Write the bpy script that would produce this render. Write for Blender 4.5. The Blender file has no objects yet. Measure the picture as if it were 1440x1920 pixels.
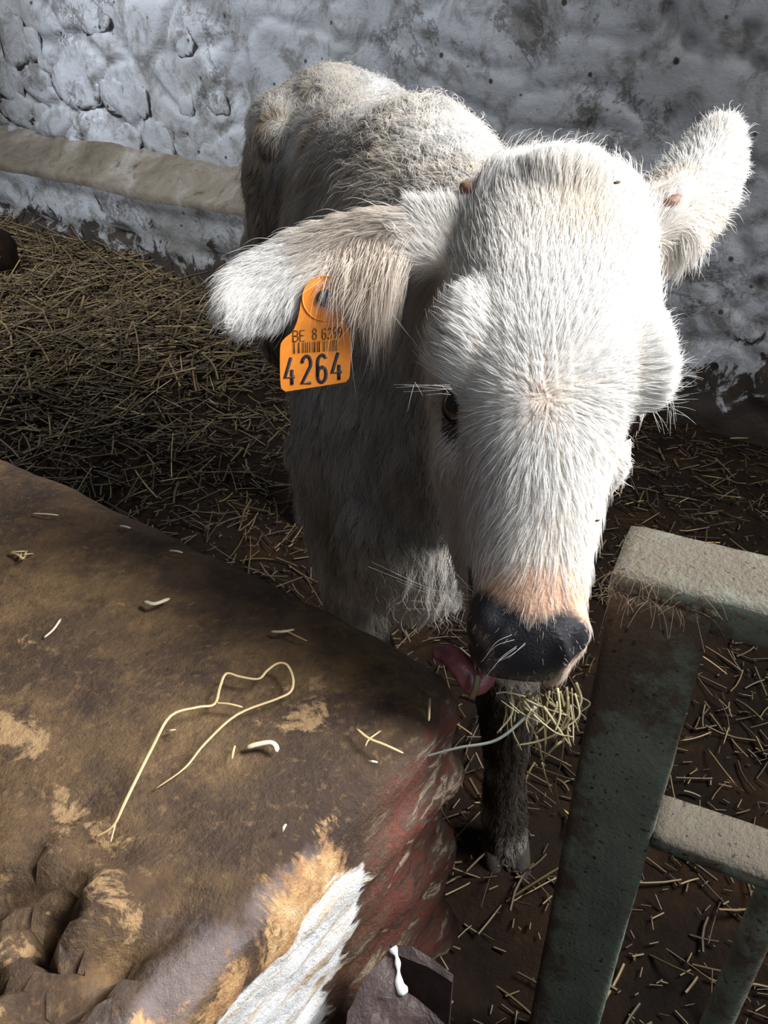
import bpy, bmesh, math, random
import numpy as np
from mathutils import Vector, Matrix

# ------------------------------------------------------------------ camera, world, lights, exposure
sc = bpy.context.scene
COL = sc.collection
PITCH = math.radians(32.5)
FPX = 1530.0
CAM = np.array([0.0, 0.0, 1.0])
SP, CP = math.sin(PITCH), math.cos(PITCH)

cam_data = bpy.data.cameras.new('camera')
cam = bpy.data.objects.new('camera', cam_data)
COL.objects.link(cam)
cam.location = CAM
cam.rotation_euler = (math.pi / 2 - PITCH, 0, 0)
cam_data.sensor_fit = 'VERTICAL'
cam_data.sensor_height = 36.0
cam_data.lens = FPX / 1920 * 36.0
cam_data.clip_start = 0.01
sc.camera = cam

world = bpy.data.worlds.new('world')
sc.world = world
world.use_nodes = True
bg = world.node_tree.nodes['Background']
bg.inputs[0].default_value = (0.68, 0.74, 0.84, 1)
bg.inputs[1].default_value = 0.08


def area(name, loc, target, sx, sy, energy, color, spread=180):
    d = bpy.data.lights.new(name, 'AREA')
    d.shape = 'RECTANGLE'
    d.size, d.size_y = sx, sy
    d.energy = energy
    d.color = color
    d.spread = math.radians(spread)
    o = bpy.data.objects.new(name, d)
    COL.objects.link(o)
    o.location = loc
    o.rotation_euler = (Vector(target) - Vector(loc)).to_track_quat('-Z', 'Y').to_euler()
    return o


# daylight through the open stable door on the right; the other two are added fills
area('door_daylight', (1.60, 0.62, 2.08), (0.0, 0.62, 0.7), 0.9, 1.0, 46, (1.0, 0.99, 0.975), 96)
area('fill_behind', (1.2, -1.6, 1.9), (0.4, 1.0, 0.6), 1.3, 1.6, 11, (0.93, 0.96, 1.0), 150)  # added fill from behind the camera, lifts the gate post and right wall
area('left_wall_fill', (-1.9, 1.9, 2.5), (-0.9, 3.2, 0.6), 0.7, 0.7, 26, (0.88, 0.935, 1.0), 104)  # added lamp to brighten the left wall and the calf's left side

vs = sc.view_settings
vs.view_transform = 'Standard'
vs.look = 'None'
vs.exposure = 0.0
vs.gamma = 1.0
vs.use_curve_mapping = False

# light paths: the coat needs only a few bounces
sc.cycles.adaptive_threshold = 0.03
sc.cycles.max_bounces = 4
sc.cycles.diffuse_bounces = 4
sc.cycles.glossy_bounces = 3
sc.cycles.transmission_bounces = 5
sc.cycles.transparent_max_bounces = 4

rng = np.random.default_rng(7)
random.seed(7)


# ------------------------------------------------------------------ maths helpers
def nrm(v):
    v = np.asarray(v, float)
    return v / (np.linalg.norm(v, axis=-1, keepdims=True) + 1e-12)


def ray(px, py):
    u = (px - 720) / FPX
    v = (960 - py) / FPX
    return np.array([u, CP + v * SP, -SP + v * CP])


def cpt(px, py, zc):
    """world point seen at a pixel of the 1440x1920 photograph, zc metres along the optical axis"""
    return CAM + ray(px, py) * zc


def at_z(px, py, z):
    d = ray(px, py)
    return CAM + d * ((z - CAM[2]) / d[2])


CAM_R = np.array([1.0, 0, 0])
CAM_U = np.array([0, SP, CP])
CAM_F = np.array([0, CP, -SP])


def sstep(a, b, x):
    t = np.clip((np.asarray(x, float) - a) / (b - a), 0, 1)
    return t * t * (3 - 2 * t)


def _hash(ix, iy, iz, seed):
    h = (ix.astype(np.int64) * 374761393 + iy.astype(np.int64) * 668265263 + iz.astype(np.int64) * 2147483647 * 3 + seed * 1274126177) & 0xffffffff
    h = ((h ^ (h >> 13)) * 1274126177) & 0xffffffff
    h = ((h ^ (h >> 16)) * 2246822519) & 0xffffffff
    h = h ^ (h >> 15)
    return h.astype(float) / 4294967295.0


def vnoise(p, seed=0):
    p = np.asarray(p, float)
    i = np.floor(p).astype(np.int64)
    f = p - i
    f = f * f * (3 - 2 * f)
    out = 0
    for dx in (0, 1):
        for dy in (0, 1):
            for dz in (0, 1):
                w = (f[:, 0] if dx else 1 - f[:, 0]) * (f[:, 1] if dy else 1 - f[:, 1]) * (f[:, 2] if dz else 1 - f[:, 2])
                out = out + w * _hash(i[:, 0] + dx, i[:, 1] + dy, i[:, 2] + dz, seed)
    return out * 2 - 1


def fbm(p, octs=4, seed=0, gain=0.5):
    a, s, out = 1.0, 0.0, 0
    p = np.asarray(p, float)
    for k in range(octs):
        out = out + a * vnoise(p * 2.03 ** k, seed + k * 17)
        s += a
        a *= gain
    return out / s


def worley(p, seed=0):
    p = np.asarray(p, float)
    i = np.floor(p).astype(np.int64)
    f1 = np.full(len(p), 9.0)
    f2 = np.full(len(p), 9.0)
    for dx in (-1, 0, 1):
        for dy in (-1, 0, 1):
            for dz in (-1, 0, 1):
                c = i + np.array([dx, dy, dz])
                q = np.stack([c[:, 0] + _hash(c[:, 0], c[:, 1], c[:, 2], seed), c[:, 1] + _hash(c[:, 0], c[:, 1], c[:, 2], seed + 5),
                              c[:, 2] + _hash(c[:, 0], c[:, 1], c[:, 2], seed + 9)], 1)
                d = np.linalg.norm(p - q, axis=1)
                f2 = np.where(d < f1, f1, np.minimum(f2, d))
                f1 = np.minimum(f1, d)
    return f1, f2


# ------------------------------------------------------------------ object helpers
def mesh(name, verts, faces, mat=None, parent=None, smooth=True):
    me = bpy.data.meshes.new(name)
    me.from_pydata([tuple(map(float, v)) for v in verts], [], [tuple(map(int, f)) for f in faces])
    if smooth:
        me.polygons.foreach_set('use_smooth', [True] * len(me.polygons))
    me.update()
    return link(name, me, mat, parent)


def link(name, data, mat=None, parent=None):
    o = bpy.data.objects.new(name, data)
    COL.objects.link(o)
    if mat is not None:
        data.materials.append(mat)
    if parent is not None:
        o.parent = parent
        o.matrix_parent_inverse = Matrix.Translation(-Vector(parent.location)) if parent.type == 'EMPTY' else parent.matrix_basis.inverted()
    return o


def empty(name, loc):
    o = bpy.data.objects.new(name, None)
    COL.objects.link(o)
    o.location = loc
    o.empty_display_size = 0.05
    return o


def tag(o, label=None, cat=None, group=None, kind=None):
    if label: o['label'] = label
    if cat: o['category'] = cat
    if group: o['group'] = group
    if kind: o['kind'] = kind
    return o


def ring(c, ax, ay, a, b, n=28, e=2.0):
    th = np.linspace(0, 2 * np.pi, n, endpoint=False)
    ct, st = np.cos(th), np.sin(th)
    x = np.sign(ct) * np.abs(ct) ** (2 / e) * a
    y = np.sign(st) * np.abs(st) ** (2 / e) * b
    return np.asarray(c) + np.outer(x, ax) + np.outer(y, ay)


def loft(rings, caps=True):
    n = len(rings[0])
    V = np.concatenate(rings)
    F = []
    for k in range(len(rings) - 1):
        for j in range(n):
            F.append((k * n + j, k * n + (j + 1) % n, (k + 1) * n + (j + 1) % n, (k + 1) * n + j))
    if caps:
        F.append(tuple(range(n))[::-1])
        F.append(tuple(range((len(rings) - 1) * n, len(rings) * n)))
    return V, F


def resample(P, m):
    """Catmull-Rom through rows of P, m points per span"""
    P = np.asarray(P, float)
    Q = np.vstack([2 * P[0] - P[1], P, 2 * P[-1] - P[-2]])
    out = []
    for k in range(1, len(Q) - 2):
        for t in np.linspace(0, 1, m, endpoint=False):
            a, b, c, d = Q[k - 1], Q[k], Q[k + 1], Q[k + 2]
            out.append(0.5 * (2 * b + (c - a) * t + (2 * a - 5 * b + 4 * c - d) * t * t + (3 * b - a - 3 * c + d) * t ** 3))
    out.append(P[-1])
    return np.array(out)


def tube(P, R, n=12, up=(0, 0, 1), flat=1.0):
    """closed tube along points P with radii R; flat scales the second axis"""
    P = np.asarray(P, float)
    R = np.broadcast_to(np.asarray(R, float), (len(P),))
    T = nrm(np.gradient(P, axis=0))
    rings = []
    up = np.asarray(up, float)
    for p, t, r in zip(P, T, R):
        a = np.cross(t, up)
        if np.linalg.norm(a) < 1e-4:
            a = np.cross(t, np.array([0, 1, 0.1]))
        a = nrm(a)
        b = np.cross(a, t)
        rings.append(ring(p, a, b, r, r * flat, n))
    return loft(rings)


def ellipsoid(c, r, axes=None, nu=20, nv=14):
    axes = np.eye(3) if axes is None else np.asarray(axes)
    rings = []
    for k in range(1, nv):
        ph = math.pi * k / nv
        rings.append(ring(np.asarray(c) + axes[2] * r[2] * math.cos(ph), axes[0], axes[1], r[0] * math.sin(ph), r[1] * math.sin(ph), nu))
    V, F = loft(rings, caps=False)
    n = len(V)
    V = np.vstack([V, np.asarray(c) + axes[2] * r[2], np.asarray(c) - axes[2] * r[2]])
    for j in range(nu):
        F.append((n, (j + 1) % nu, j))
        b = (nv - 2) * nu
        F.append((n + 1, b + j, b + (j + 1) % nu))
    return V, F


def merge(parts):
    V, F, o = [], [], 0
    for v, f in parts:
        V.append(v)
        F += [tuple(i + o for i in q) for q in f]
        o += len(v)
    return np.concatenate(V), F


def fattr(me, name, vals, domain='POINT'):
    a = me.attributes.new(name, 'FLOAT', domain)
    a.data.foreach_set('value', np.asarray(vals, np.float32))


def cattr(me, name, vals, domain='POINT'):
    a = me.attributes.new(name, 'FLOAT_COLOR', domain)
    v = np.ones((len(vals), 4), np.float32)
    v[:, :3] = vals
    a.data.foreach_set('color', v.ravel())


def box_grid(lo, hi, step):
    """surface grid of a box: verts, quads (welded)"""
    lo, hi = np.array(lo, float), np.array(hi, float)
    n = np.maximum(1, np.round((hi - lo) / step).astype(int))
    idx, V, F = {}, [], []

    def vid(i, j, k):
        key = (i, j, k)
        if key not in idx:
            idx[key] = len(V)
            V.append(lo + (hi - lo) * np.array([i, j, k]) / n)
        return idx[key]
    for k in (0, n[2]):
        for i in range(n[0]):
            for j in range(n[1]):
                q = (vid(i, j, k), vid(i + 1, j, k), vid(i + 1, j + 1, k), vid(i, j + 1, k))
                F.append(q if k else q[::-1])
    for j in (0, n[1]):
        for i in range(n[0]):
            for k in range(n[2]):
                q = (vid(i, j, k), vid(i + 1, j, k), vid(i + 1, j, k + 1), vid(i, j, k + 1))
                F.append(q[::-1] if j else q)
    for i in (0, n[0]):
        for j in range(n[1]):
            for k in range(n[2]):
                q = (vid(i, j, k), vid(i, j + 1, k), vid(i, j + 1, k + 1), vid(i, j, k + 1))
                F.append(q if i else q[::-1])
    return np.array(V), F


def round_box(V, lo, hi, r):
    lo, hi = np.array(lo, float) + r, np.array(hi, float) - r
    c = np.clip(V, lo, hi)
    d = V - c
    n = nrm(d)
    return c + n * r, n


# ------------------------------------------------------------------ materials
def lin(r, g, b):
    """sRGB 0-255 to linear"""
    def f(c):
        c /= 255.0
        return c / 12.92 if c <= 0.04045 else ((c + 0.055) / 1.055) ** 2.4
    return (f(r), f(g), f(b), 1.0)


class Mat:
    def __init__(self, name, rough=0.8):
        self.m = bpy.data.materials.new(name)
        self.m.use_nodes = True
        self.nt = self.m.node_tree
        self.b = self.nt.nodes['Principled BSDF']
        self.b.inputs['Roughness'].default_value = rough
        self.tc = None

    def node(self, t, **kw):
        n = self.nt.nodes.new(t)
        for k, v in kw.items():
            setattr(n, k, v)
        return n

    def l(self, a, b):
        self.nt.links.new(a, b)

    def coord(self, scale=(1, 1, 1)):
        if self.tc is None:
            self.tc = self.node('ShaderNodeTexCoord')
        mp = self.node('ShaderNodeMapping')
        mp.inputs['Scale'].default_value = scale
        self.l(self.tc.outputs['Object'], mp.inputs['Vector'])
        return mp.outputs['Vector']

    def noise(self, scale, detail=5, rough=0.6, dist=0.0, vec=None):
        n = self.node('ShaderNodeTexNoise')
        n.inputs['Scale'].default_value = scale
        n.inputs['Detail'].default_value = detail
        n.inputs['Roughness'].default_value = rough
        n.inputs['Distortion'].default_value = dist
        self.l(vec if vec is not None else self.coord(), n.inputs['Vector'])
        return n.outputs['Fac']

    def voronoi(self, scale, vec=None, feature='F1', rnd=1.0):
        n = self.node('ShaderNodeTexVoronoi', feature=feature)
        n.inputs['Scale'].default_value = scale
        n.inputs['Randomness'].default_value = rnd
        self.l(vec if vec is not None else self.coord(), n.inputs['Vector'])
        return n.outputs['Distance']

    def ramp(self, fac, stops, interp='LINEAR'):
        r = self.node('ShaderNodeValToRGB')
        r.color_ramp.interpolation = interp
        e = r.color_ramp.elements
        while len(e) < len(stops):
            e.new(0.5)
        for k, (p, c) in enumerate(stops):
            e[k].position = p
            e[k].color = c if len(c) == 4 else (*c, 1)
        self.l(fac, r.inputs['Fac'])
        return r.outputs['Color']

    def step(self, fac, a, b):
        n = self.node('ShaderNodeMapRange', interpolation_type='SMOOTHSTEP')
        n.inputs['From Min'].default_value = a
        n.inputs['From Max'].default_value = b
        self.l(fac, n.inputs['Value'])
        return n.outputs['Result']

    def mix(self, fac, a, b, mode='MIX'):
        n = self.node('ShaderNodeMix', data_type='RGBA', blend_type=mode)
        for sock, v in ((n.inputs[0], fac), (n.inputs[6], a), (n.inputs[7], b)):
            if hasattr(v, 'is_linked') or isinstance(v, bpy.types.NodeSocket):
                self.l(v, sock)
            else:
                sock.default_value = v
        return n.outputs[2]

    def math(self, op, a, b=None, clamp=False):
        n = self.node('ShaderNodeMath', operation=op, use_clamp=clamp)
        for sock, v in ((n.inputs[0], a), (n.inputs[1], b)):
            if v is None:
                continue
            if isinstance(v, bpy.types.NodeSocket):
                self.l(v, sock)
            else:
                sock.default_value = v
        return n.outputs[0]

    def attr(self, name, kind='GEOMETRY'):
        n = self.node('ShaderNodeAttribute', attribute_name=name, attribute_type=kind)
        return n

    def color(self, c):
        if isinstance(c, bpy.types.NodeSocket):
            self.l(c, self.b.inputs['Base Color'])
        else:
            self.b.inputs['Base Color'].default_value = c

    def bump(self, h, strength=0.4, dist=0.01):
        n = self.node('ShaderNodeBump')
        n.inputs['Strength'].default_value = strength
        n.inputs['Distance'].default_value = dist
        self.l(h, n.inputs['Height'])
        self.l(n.outputs['Normal'], self.b.inputs['Normal'])


def mat_wall():
    M = Mat('whitewash', 0.85)
    big = M.noise(1.6, 6, 0.6)
    c = M.ramp(big, [(0.30, lin(128, 126, 122)), (0.48, lin(170, 172, 176)), (0.7, lin(202, 205, 212))])
    grime = M.noise(9, 8, 0.72, 0.6)
    c = M.mix(M.math('MULTIPLY', M.step(grime, 0.46, 0.66), 0.8), c, lin(104, 99, 91))
    vein = M.math('ABSOLUTE', M.math('SUBTRACT', M.noise(3.2, 9, 0.74, 0.3), 0.5))
    vm = M.math('MULTIPLY', M.step(vein, 0.030, 0.0), M.step(M.noise(3.1, 3, 0.5), 0.48, 0.60))
    c = M.mix(M.math('MULTIPLY', vm, 0.7), c, lin(70, 65, 60))
    pit_and_shade = M.attr('pit_and_shade').outputs['Fac']
    c = M.mix(M.math('MULTIPLY', pit_and_shade, 0.75), c, lin(70, 63, 54))
    # soiled foot of the wall and dark flecks
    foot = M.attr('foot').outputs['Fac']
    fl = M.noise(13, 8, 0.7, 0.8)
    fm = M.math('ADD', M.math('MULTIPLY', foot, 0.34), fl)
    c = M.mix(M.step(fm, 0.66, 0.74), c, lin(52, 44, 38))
    speck = M.voronoi(5.0)
    sp2 = M.noise(40, 3, 0.5)
    c = M.mix(M.step(M.math('ADD', speck, M.math('MULTIPLY', sp2, 0.06)), 0.105, 0.085), c, lin(30, 28, 28))
    speck3 = M.voronoi(14.0)
    c = M.mix(M.step(speck3, 0.13, 0.07), c, lin(70, 64, 58))
    M.color(c)
    h = M.math('ADD', M.noise(22, 8, 0.7), M.math('MULTIPLY', M.noise(90, 4, 0.6), 0.25))
    M.bump(h, 0.5, 0.012)
    return M.m


def mat_ledge():
    M = Mat('dusty_ledge', 0.9)
    c = M.ramp(M.noise(4, 8, 0.7, 0.4), [(0.3, lin(78, 69, 56)), (0.52, lin(118, 109, 96)), (0.72, lin(164, 162, 158))])
    c = M.mix(M.step(M.noise(16, 6, 0.7), 0.56, 0.7), c, lin(80, 66, 50))
    M.color(c)
    M.bump(M.noise(30, 8, 0.7), 0.6, 0.012)
    return M.m


def mat_floor():
    M = Mat('muck', 0.9)
    M.b.inputs['Specular IOR Level'].default_value = 0.15
    c = M.ramp(M.noise(7, 8, 0.7), [(0.32, lin(17, 11, 6)), (0.55, lin(39, 26, 15)), (0.75, lin(68, 47, 26))])
    M.color(c)
    M.bump(M.noise(38, 8, 0.75), 0.9, 0.03)
    return M.m


def mat_straw(name, lo, hi, use_attr=True):
    M = Mat(name, 0.55)
    if use_attr:
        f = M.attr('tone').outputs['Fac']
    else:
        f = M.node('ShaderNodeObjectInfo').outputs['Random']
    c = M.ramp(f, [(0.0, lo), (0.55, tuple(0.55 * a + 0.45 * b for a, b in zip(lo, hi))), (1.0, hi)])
    c = M.mix(M.math('MULTIPLY', M.step(M.noise(60, 3, 0.6), 0.5, 0.75), 0.5), c, lin(70, 52, 30))
    M.color(c)
    M.b.inputs['Roughness'].default_value = 0.5
    return M.m


def mat_block():
    M = Mat('worn_painted_stone', 0.75)
    n1 = M.noise(9, 8, 0.68, 0.3)
    c = M.ramp(n1, [(0.30, lin(44, 33, 23)), (0.44, lin(82, 61, 40)), (0.58, lin(114, 89, 58)), (0.72, lin(146, 119, 80))])
    c = M.mix(M.math('MULTIPLY', M.step(M.noise(24, 6, 0.7), 0.5, 0.64), 0.6), c, lin(52, 34, 28))
    pur = M.noise(5, 5, 0.6)
    c = M.mix(M.math('MULTIPLY', M.step(pur, 0.46, 0.62), 0.72), c, lin(46, 31, 25))
    c = M.mix(M.math('MULTIPLY', M.step(M.noise(60, 8, 0.8), 0.52, 0.66), 0.55), c, lin(40, 27, 20))
    # pale scabs of old plaster
    scab = M.attr('scab').outputs['Fac']
    sm = M.math('ADD', M.math('MULTIPLY', scab, 0.30), M.noise(34, 7, 0.75, 0.5))
    c = M.mix(M.math('MULTIPLY', M.step(sm, 0.70, 0.80), 0.9), c, lin(172, 140, 100))
    fine = M.noise(150, 3, 0.6)
    c = M.mix(M.math('MULTIPLY', M.step(fine, 0.56, 0.7), 0.40), c, lin(140, 112, 76))
    # painted end face: bands follow the length of the stone
    sv = M.coord((1, 1, 1))
    red = M.attr('red').outputs['Fac']
    fl = M.noise(1.0, 7, 0.7, 0.6, vec=M.attr('streak').outputs['Vector'])
    redc = M.ramp(fl, [(0.33, lin(60, 42, 36)), (0.42, lin(104, 72, 60)), (0.47, lin(132, 66, 54)), (0.51, lin(96, 76, 64)), (0.56, lin(130, 108, 92)), (0.585, lin(206, 186, 158)), (0.62, lin(112, 88, 74))])
    c = M.mix(red, c, redc)
    lav = M.attr('lav').outputs['Fac']
    lm = M.step(M.math('ADD', lav, M.math('MULTIPLY', M.math('SUBTRACT', M.noise(18, 6, 0.7), 0.5), 1.2)), 0.35, 0.75)
    c = M.mix(M.math('MULTIPLY', lm, 0.75), c, lin(132, 120, 120))
    org = M.attr('org').outputs['Fac']
    om = M.step(M.math('ADD', org, M.math('MULTIPLY', M.math('SUBTRACT', M.noise(13, 8, 0.75, 0.6), 0.5), 2.6)), 0.42, 0.62)
    oc = M.ramp(M.noise(45, 8, 0.75), [(0.3, lin(104, 76, 62)), (0.45, lin(164, 124, 86)), (0.55, lin(196, 156, 108)), (0.7, lin(222, 198, 160))])
    c = M.mix(om, c, oc)
    wh = M.attr('white').outputs['Fac']
    wm = M.step(M.math('ADD', wh, M.math('MULTIPLY', M.math('SUBTRACT', fl, 0.5), 2.0)), 0.42, 0.62)
    wc = M.ramp(fl, [(0.36, lin(224, 226, 232)), (0.52, lin(234, 233, 232)), (0.60, lin(214, 200, 178)), (0.66, lin(180, 150, 120))])
    c = M.mix(wm, c, wc)
    M.color(c)
    h = M.math('ADD', M.noise(70, 8, 0.75), M.math('MULTIPLY', M.noise(220, 3, 0.6), 0.4))
    M.bump(h, 0.65, 0.007)
    r = M.math('ADD', M.math('MULTIPLY', M.noise(30, 4, 0.6), 0.4), 0.42)
    M.l(r, M.b.inputs['Roughness'])
    return M.m


def mat_gate():
    M = Mat('weathered_green_paint', 0.6)
    c = M.ramp(M.noise(10, 6, 0.65), [(0.3, lin(92, 100, 89)), (0.55, lin(116, 126, 112)), (0.75, lin(138, 144, 128))])
    rm = M.math('ADD', M.math('MULTIPLY', M.attr('rust').outputs['Fac'], 0.42), M.noise(26, 8, 0.72))
    c = M.mix(M.step(rm, 0.56, 0.74), c, lin(86, 74, 60))
    dm = M.math('ADD', M.math('MULTIPLY', M.attr('dust').outputs['Fac'], 0.40), M.noise(34, 8, 0.75))
    c = M.mix(M.step(dm, 0.58, 0.80), c, lin(94, 86, 73))
    ch = M.noise(75, 4, 0.6)
    c = M.mix(M.step(ch, 0.70, 0.76), c, lin(120, 74, 60))
    c = M.mix(M.step(M.noise(190, 2, 0.5), 0.64, 0.72), c, lin(36, 34, 30))
    M.color(c)
    M.bump(M.math('ADD', M.noise(60, 8, 0.75), M.math('MULTIPLY', M.noise(260, 3, 0.6), 0.7)), 0.9, 0.004)
    return M.m


def mat_plain(name, col, rough=0.5, var=0.15, scale=40, bump=0.0):
    M = Mat(name, rough)
    d = tuple(x * (1 - var) for x in col[:3]) + (1,)
    M.color(M.mix(M.step(M.noise(scale, 5, 0.6), 0.35, 0.65), col, d))
    if bump:
        M.bump(M.noise(scale * 3, 5, 0.65), bump, 0.003)
    return M.m


def mat_skin():
    M = Mat('calf_skin', 0.6)
    c = M.attr('skin').outputs['Color']
    M.color(c)
    wet = M.attr('nose').outputs['Fac']
    M.l(M.math('SUBTRACT', 0.65, M.math('MULTIPLY', wet, 0.36)), M.b.inputs['Roughness'])
    M.bump(M.voronoi(520), 0.22, 0.0010)
    return M.m


def mat_fur():
    m = bpy.data.materials.new('calf_coat')
    m.use_nodes = True
    nt = m.node_tree
    nt.nodes.remove(nt.nodes['Principled BSDF'])
    a = nt.nodes.new('ShaderNodeAttribute')
    a.attribute_name = 'hcol'
    d = nt.nodes.new('ShaderNodeBsdfDiffuse')
    tr = nt.nodes.new('ShaderNodeBsdfTranslucent')
    mx = nt.nodes.new('ShaderNodeMixShader')
    mx.inputs[0].default_value = 0.45
    nt.links.new(a.outputs['Color'], d.inputs['Color'])
    nt.links.new(a.outputs['Color'], tr.inputs['Color'])
    nt.links.new(d.outputs[0], mx.inputs[1])
    nt.links.new(tr.outputs[0], mx.inputs[2])
    nt.links.new(mx.outputs[0], nt.nodes['Material Output'].inputs['Surface'])
    return m


M_WALL, M_LEDGE, M_FLOOR = mat_wall(), mat_ledge(), mat_floor()
M_STRAW = mat_straw('soiled_straw', lin(42, 32, 21), lin(172, 148, 104))
M_STALK = mat_straw('straw_stalks', lin(84, 68, 44), lin(186, 164, 118), use_attr=False)
M_BLOCK, M_GATE, M_SKIN, M_FUR = mat_block(), mat_gate(), mat_skin(), mat_fur()

# ------------------------------------------------------------------ floor
WD = np.array([-0.809, 0.588, 0.0])      # along the back wall, to the left
WN = np.array([-0.588, -0.809, 0.0])     # out of the wall, to the camera
W0 = np.array([0.90, 1.97, 0.0])


def wall_pt(px, py, off=0.0):
    d = ray(px, py)
    t = (WN @ (W0 + WN * off - CAM)) / (WN @ d)
    return CAM + d * t


def floor_z(x, y):
    x, y = np.asarray(x, float), np.asarray(y, float)
    t = (x - W0[0]) * WD[0] + (y - W0[1]) * WD[1]
    p = np.stack([x * 3, y * 3, np.zeros_like(x)], -1)
    q = np.stack([x * 14, y * 14, np.zeros_like(x)], -1)
    s = p.shape[:-1]
    n = vnoise(p.reshape(-1, 3), 3).reshape(s)
    m = vnoise(q.reshape(-1, 3), 4).reshape(s)
    return 0.028 * np.exp(-((x - .16) ** 2 + (y - .66) ** 2) / .09 ** 2) + 0.13 * sstep(0.3, 2.2, t) + (0.02 + 0.02 * sstep(0.3, 2.0, t)) * n + 0.010 * m


nx, ny = 250, 170
gx, gy = np.meshgrid(np.linspace(-6.6, 2.2, nx), np.linspace(-0.6, 5.2, ny), indexing='ij')
gz = floor_z(gx, gy)
V = np.stack([gx, gy, gz], -1).reshape(-1, 3)
F = [(i * ny + j, (i + 1) * ny + j, (i + 1) * ny + j + 1, i * ny + j + 1) for i in range(nx - 1) for j in range(ny - 1)]
floor = mesh('floor', V, F, M_FLOOR)
tag(floor, 'dark trampled muck floor of the stable', kind='structure')

# ------------------------------------------------------------------ back wall with its stepped foot
T0, T1, ZT = -1.3, 5.2, 2.3
nt_, nz_ = 520, 185
tt = np.linspace(T0, T1, nt_)
zz = np.linspace(-0.06, ZT, nz_)
A, B = np.meshgrid(tt, zz, indexing='ij')
P2 = np.stack([A.ravel(), B.ravel(), np.zeros(A.size)], 1)


def wall_relief(P2):
    warp = np.stack([fbm(P2 * 3 + 7, 3, 21), fbm(P2 * 3 - 4, 3, 22), 0 * P2[:, 0]], 1) * 0.09
    S = np.array([1 / 0.26, 1 / 0.17, 1])
    q = (P2 + warp) * S
    q[:, 2] = 0.5
    f1, f2 = worley(q, 31)
    stone = sstep(0.0, 0.22, f2 - f1)                      # rounded stones under the limewash
    left = sstep(0.6, 3.0, P2[:, 0]) * 0.55 + 0.45
    h = 0.020 * (stone - 0.6) * left + 0.020 * fbm(P2 * 2.2, 4, 41) + 0.008 * fbm(P2 * 11, 4, 42)
    w1, w2 = worley(P2 * np.array([9, 11, 1]) + np.array([0, 0, 0.5]), 51)
    pits = sstep(0.30, 0.12, w1) * (vnoise(P2 * 4, 9) > 0.05)
    h -= 0.014 * pits
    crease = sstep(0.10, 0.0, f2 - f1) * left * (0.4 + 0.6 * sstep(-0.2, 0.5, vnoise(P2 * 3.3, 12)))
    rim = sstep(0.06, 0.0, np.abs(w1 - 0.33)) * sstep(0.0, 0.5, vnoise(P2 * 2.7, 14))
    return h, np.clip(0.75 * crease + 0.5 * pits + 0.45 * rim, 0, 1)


hh, pit_and_shade = wall_relief(P2)
V = W0 + np.outer(P2[:, 0], WD) + np.outer(P2[:, 1], [0, 0, 1]) + np.outer(hh, WN)
F = [(i * nz_ + j, i * nz_ + j + 1, (i + 1) * nz_ + j + 1, (i + 1) * nz_ + j) for i in range(nt_ - 1) for j in range(nz_ - 1)]
wall = mesh('wall_back', V, F, M_WALL)
fattr(wall.data, 'pit_and_shade', pit_and_shade)
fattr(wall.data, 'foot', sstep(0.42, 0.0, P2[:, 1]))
tag(wall, 'rough whitewashed stone wall with dark pits behind the calf', kind='structure')

# the side wall that closes the stall on the left, out of the picture
nl, nk = 160, 80
A, B_ = np.meshgrid(np.linspace(-0.1, 5.0, nl), np.linspace(-0.06, ZT, nk), indexing='ij')
PL = np.stack([A.ravel() + 11.0, B_.ravel(), np.zeros(A.size)], 1)
hl, pl_ = wall_relief(PL)
V = W0 + WD * (T1 - 0.05) + np.outer(A.ravel(), WN) + np.outer(B_.ravel(), [0, 0, 1]) - np.outer(hl, WD)
F = [(i * nk + j, i * nk + j + 1, (i + 1) * nk + j + 1, (i + 1) * nk + j) for i in range(nl - 1) for j in range(nk - 1)]
wleft = mesh('wall_left', V, F, M_WALL)
fattr(wleft.data, 'pit_and_shade', pl_)
fattr(wleft.data, 'foot', sstep(0.42, 0.0, B_.ravel()))
tag(wleft, 'whitewashed side wall at the left end of the stall', kind='structure')

# lumps of stone that show through the limewash on the left
stone_px = [(27, 78, 34, 46), (62, 82, 22, 30), (12, 150, 40, 40), (70, 145, 32, 24), (120, 150, 26, 30), (160, 172, 34, 30), (212, 180, 30, 32), (265, 190, 14, 30),
            (30, 205, 40, 20), (80, 215, 24, 22), (135, 245, 24, 26), (180, 245, 40, 26), (240, 262, 30, 26), (300, 262, 34, 30), (350, 285, 24, 26), (410, 195, 22, 20), (350, 195, 16, 22), (175, 40, 34, 20), (345, 80, 18, 26), (395, 300, 30, 24)]
for k, (px, py, rx, ry) in enumerate(stone_px):
    c = wall_pt(px, py)
    zc = (c - CAM) @ CAM_F
    a, b = rx / FPX * zc * 1.25, ry / FPX * zc * 0.95
    Vs, Fs = ellipsoid((0, 0, 0), (1, 1, 1), None, 16, 10)
    nn = fbm(Vs * 1.9 + k * 3.1, 4, 60)
    Vs = np.sign(Vs) * np.abs(Vs) ** 0.75
    Vs *= (1 + 0.55 * nn)[:, None]
    Vw = c + np.outer(Vs[:, 0] * a, WD) + np.outer(Vs[:, 2] * b, [0, 0, 1]) + np.outer(Vs[:, 1] * 0.0055 + 0.0005, WN)
    o = mesh('stone', Vw, Fs, M_WALL, wall)
    fattr(o.data, 'pit_and_shade', sstep(0.35, 0.0, np.abs(Vs[:, 1]) - 0.25) * 0.4)
    fattr(o.data, 'foot', np.zeros(len(Vw)))

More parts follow.
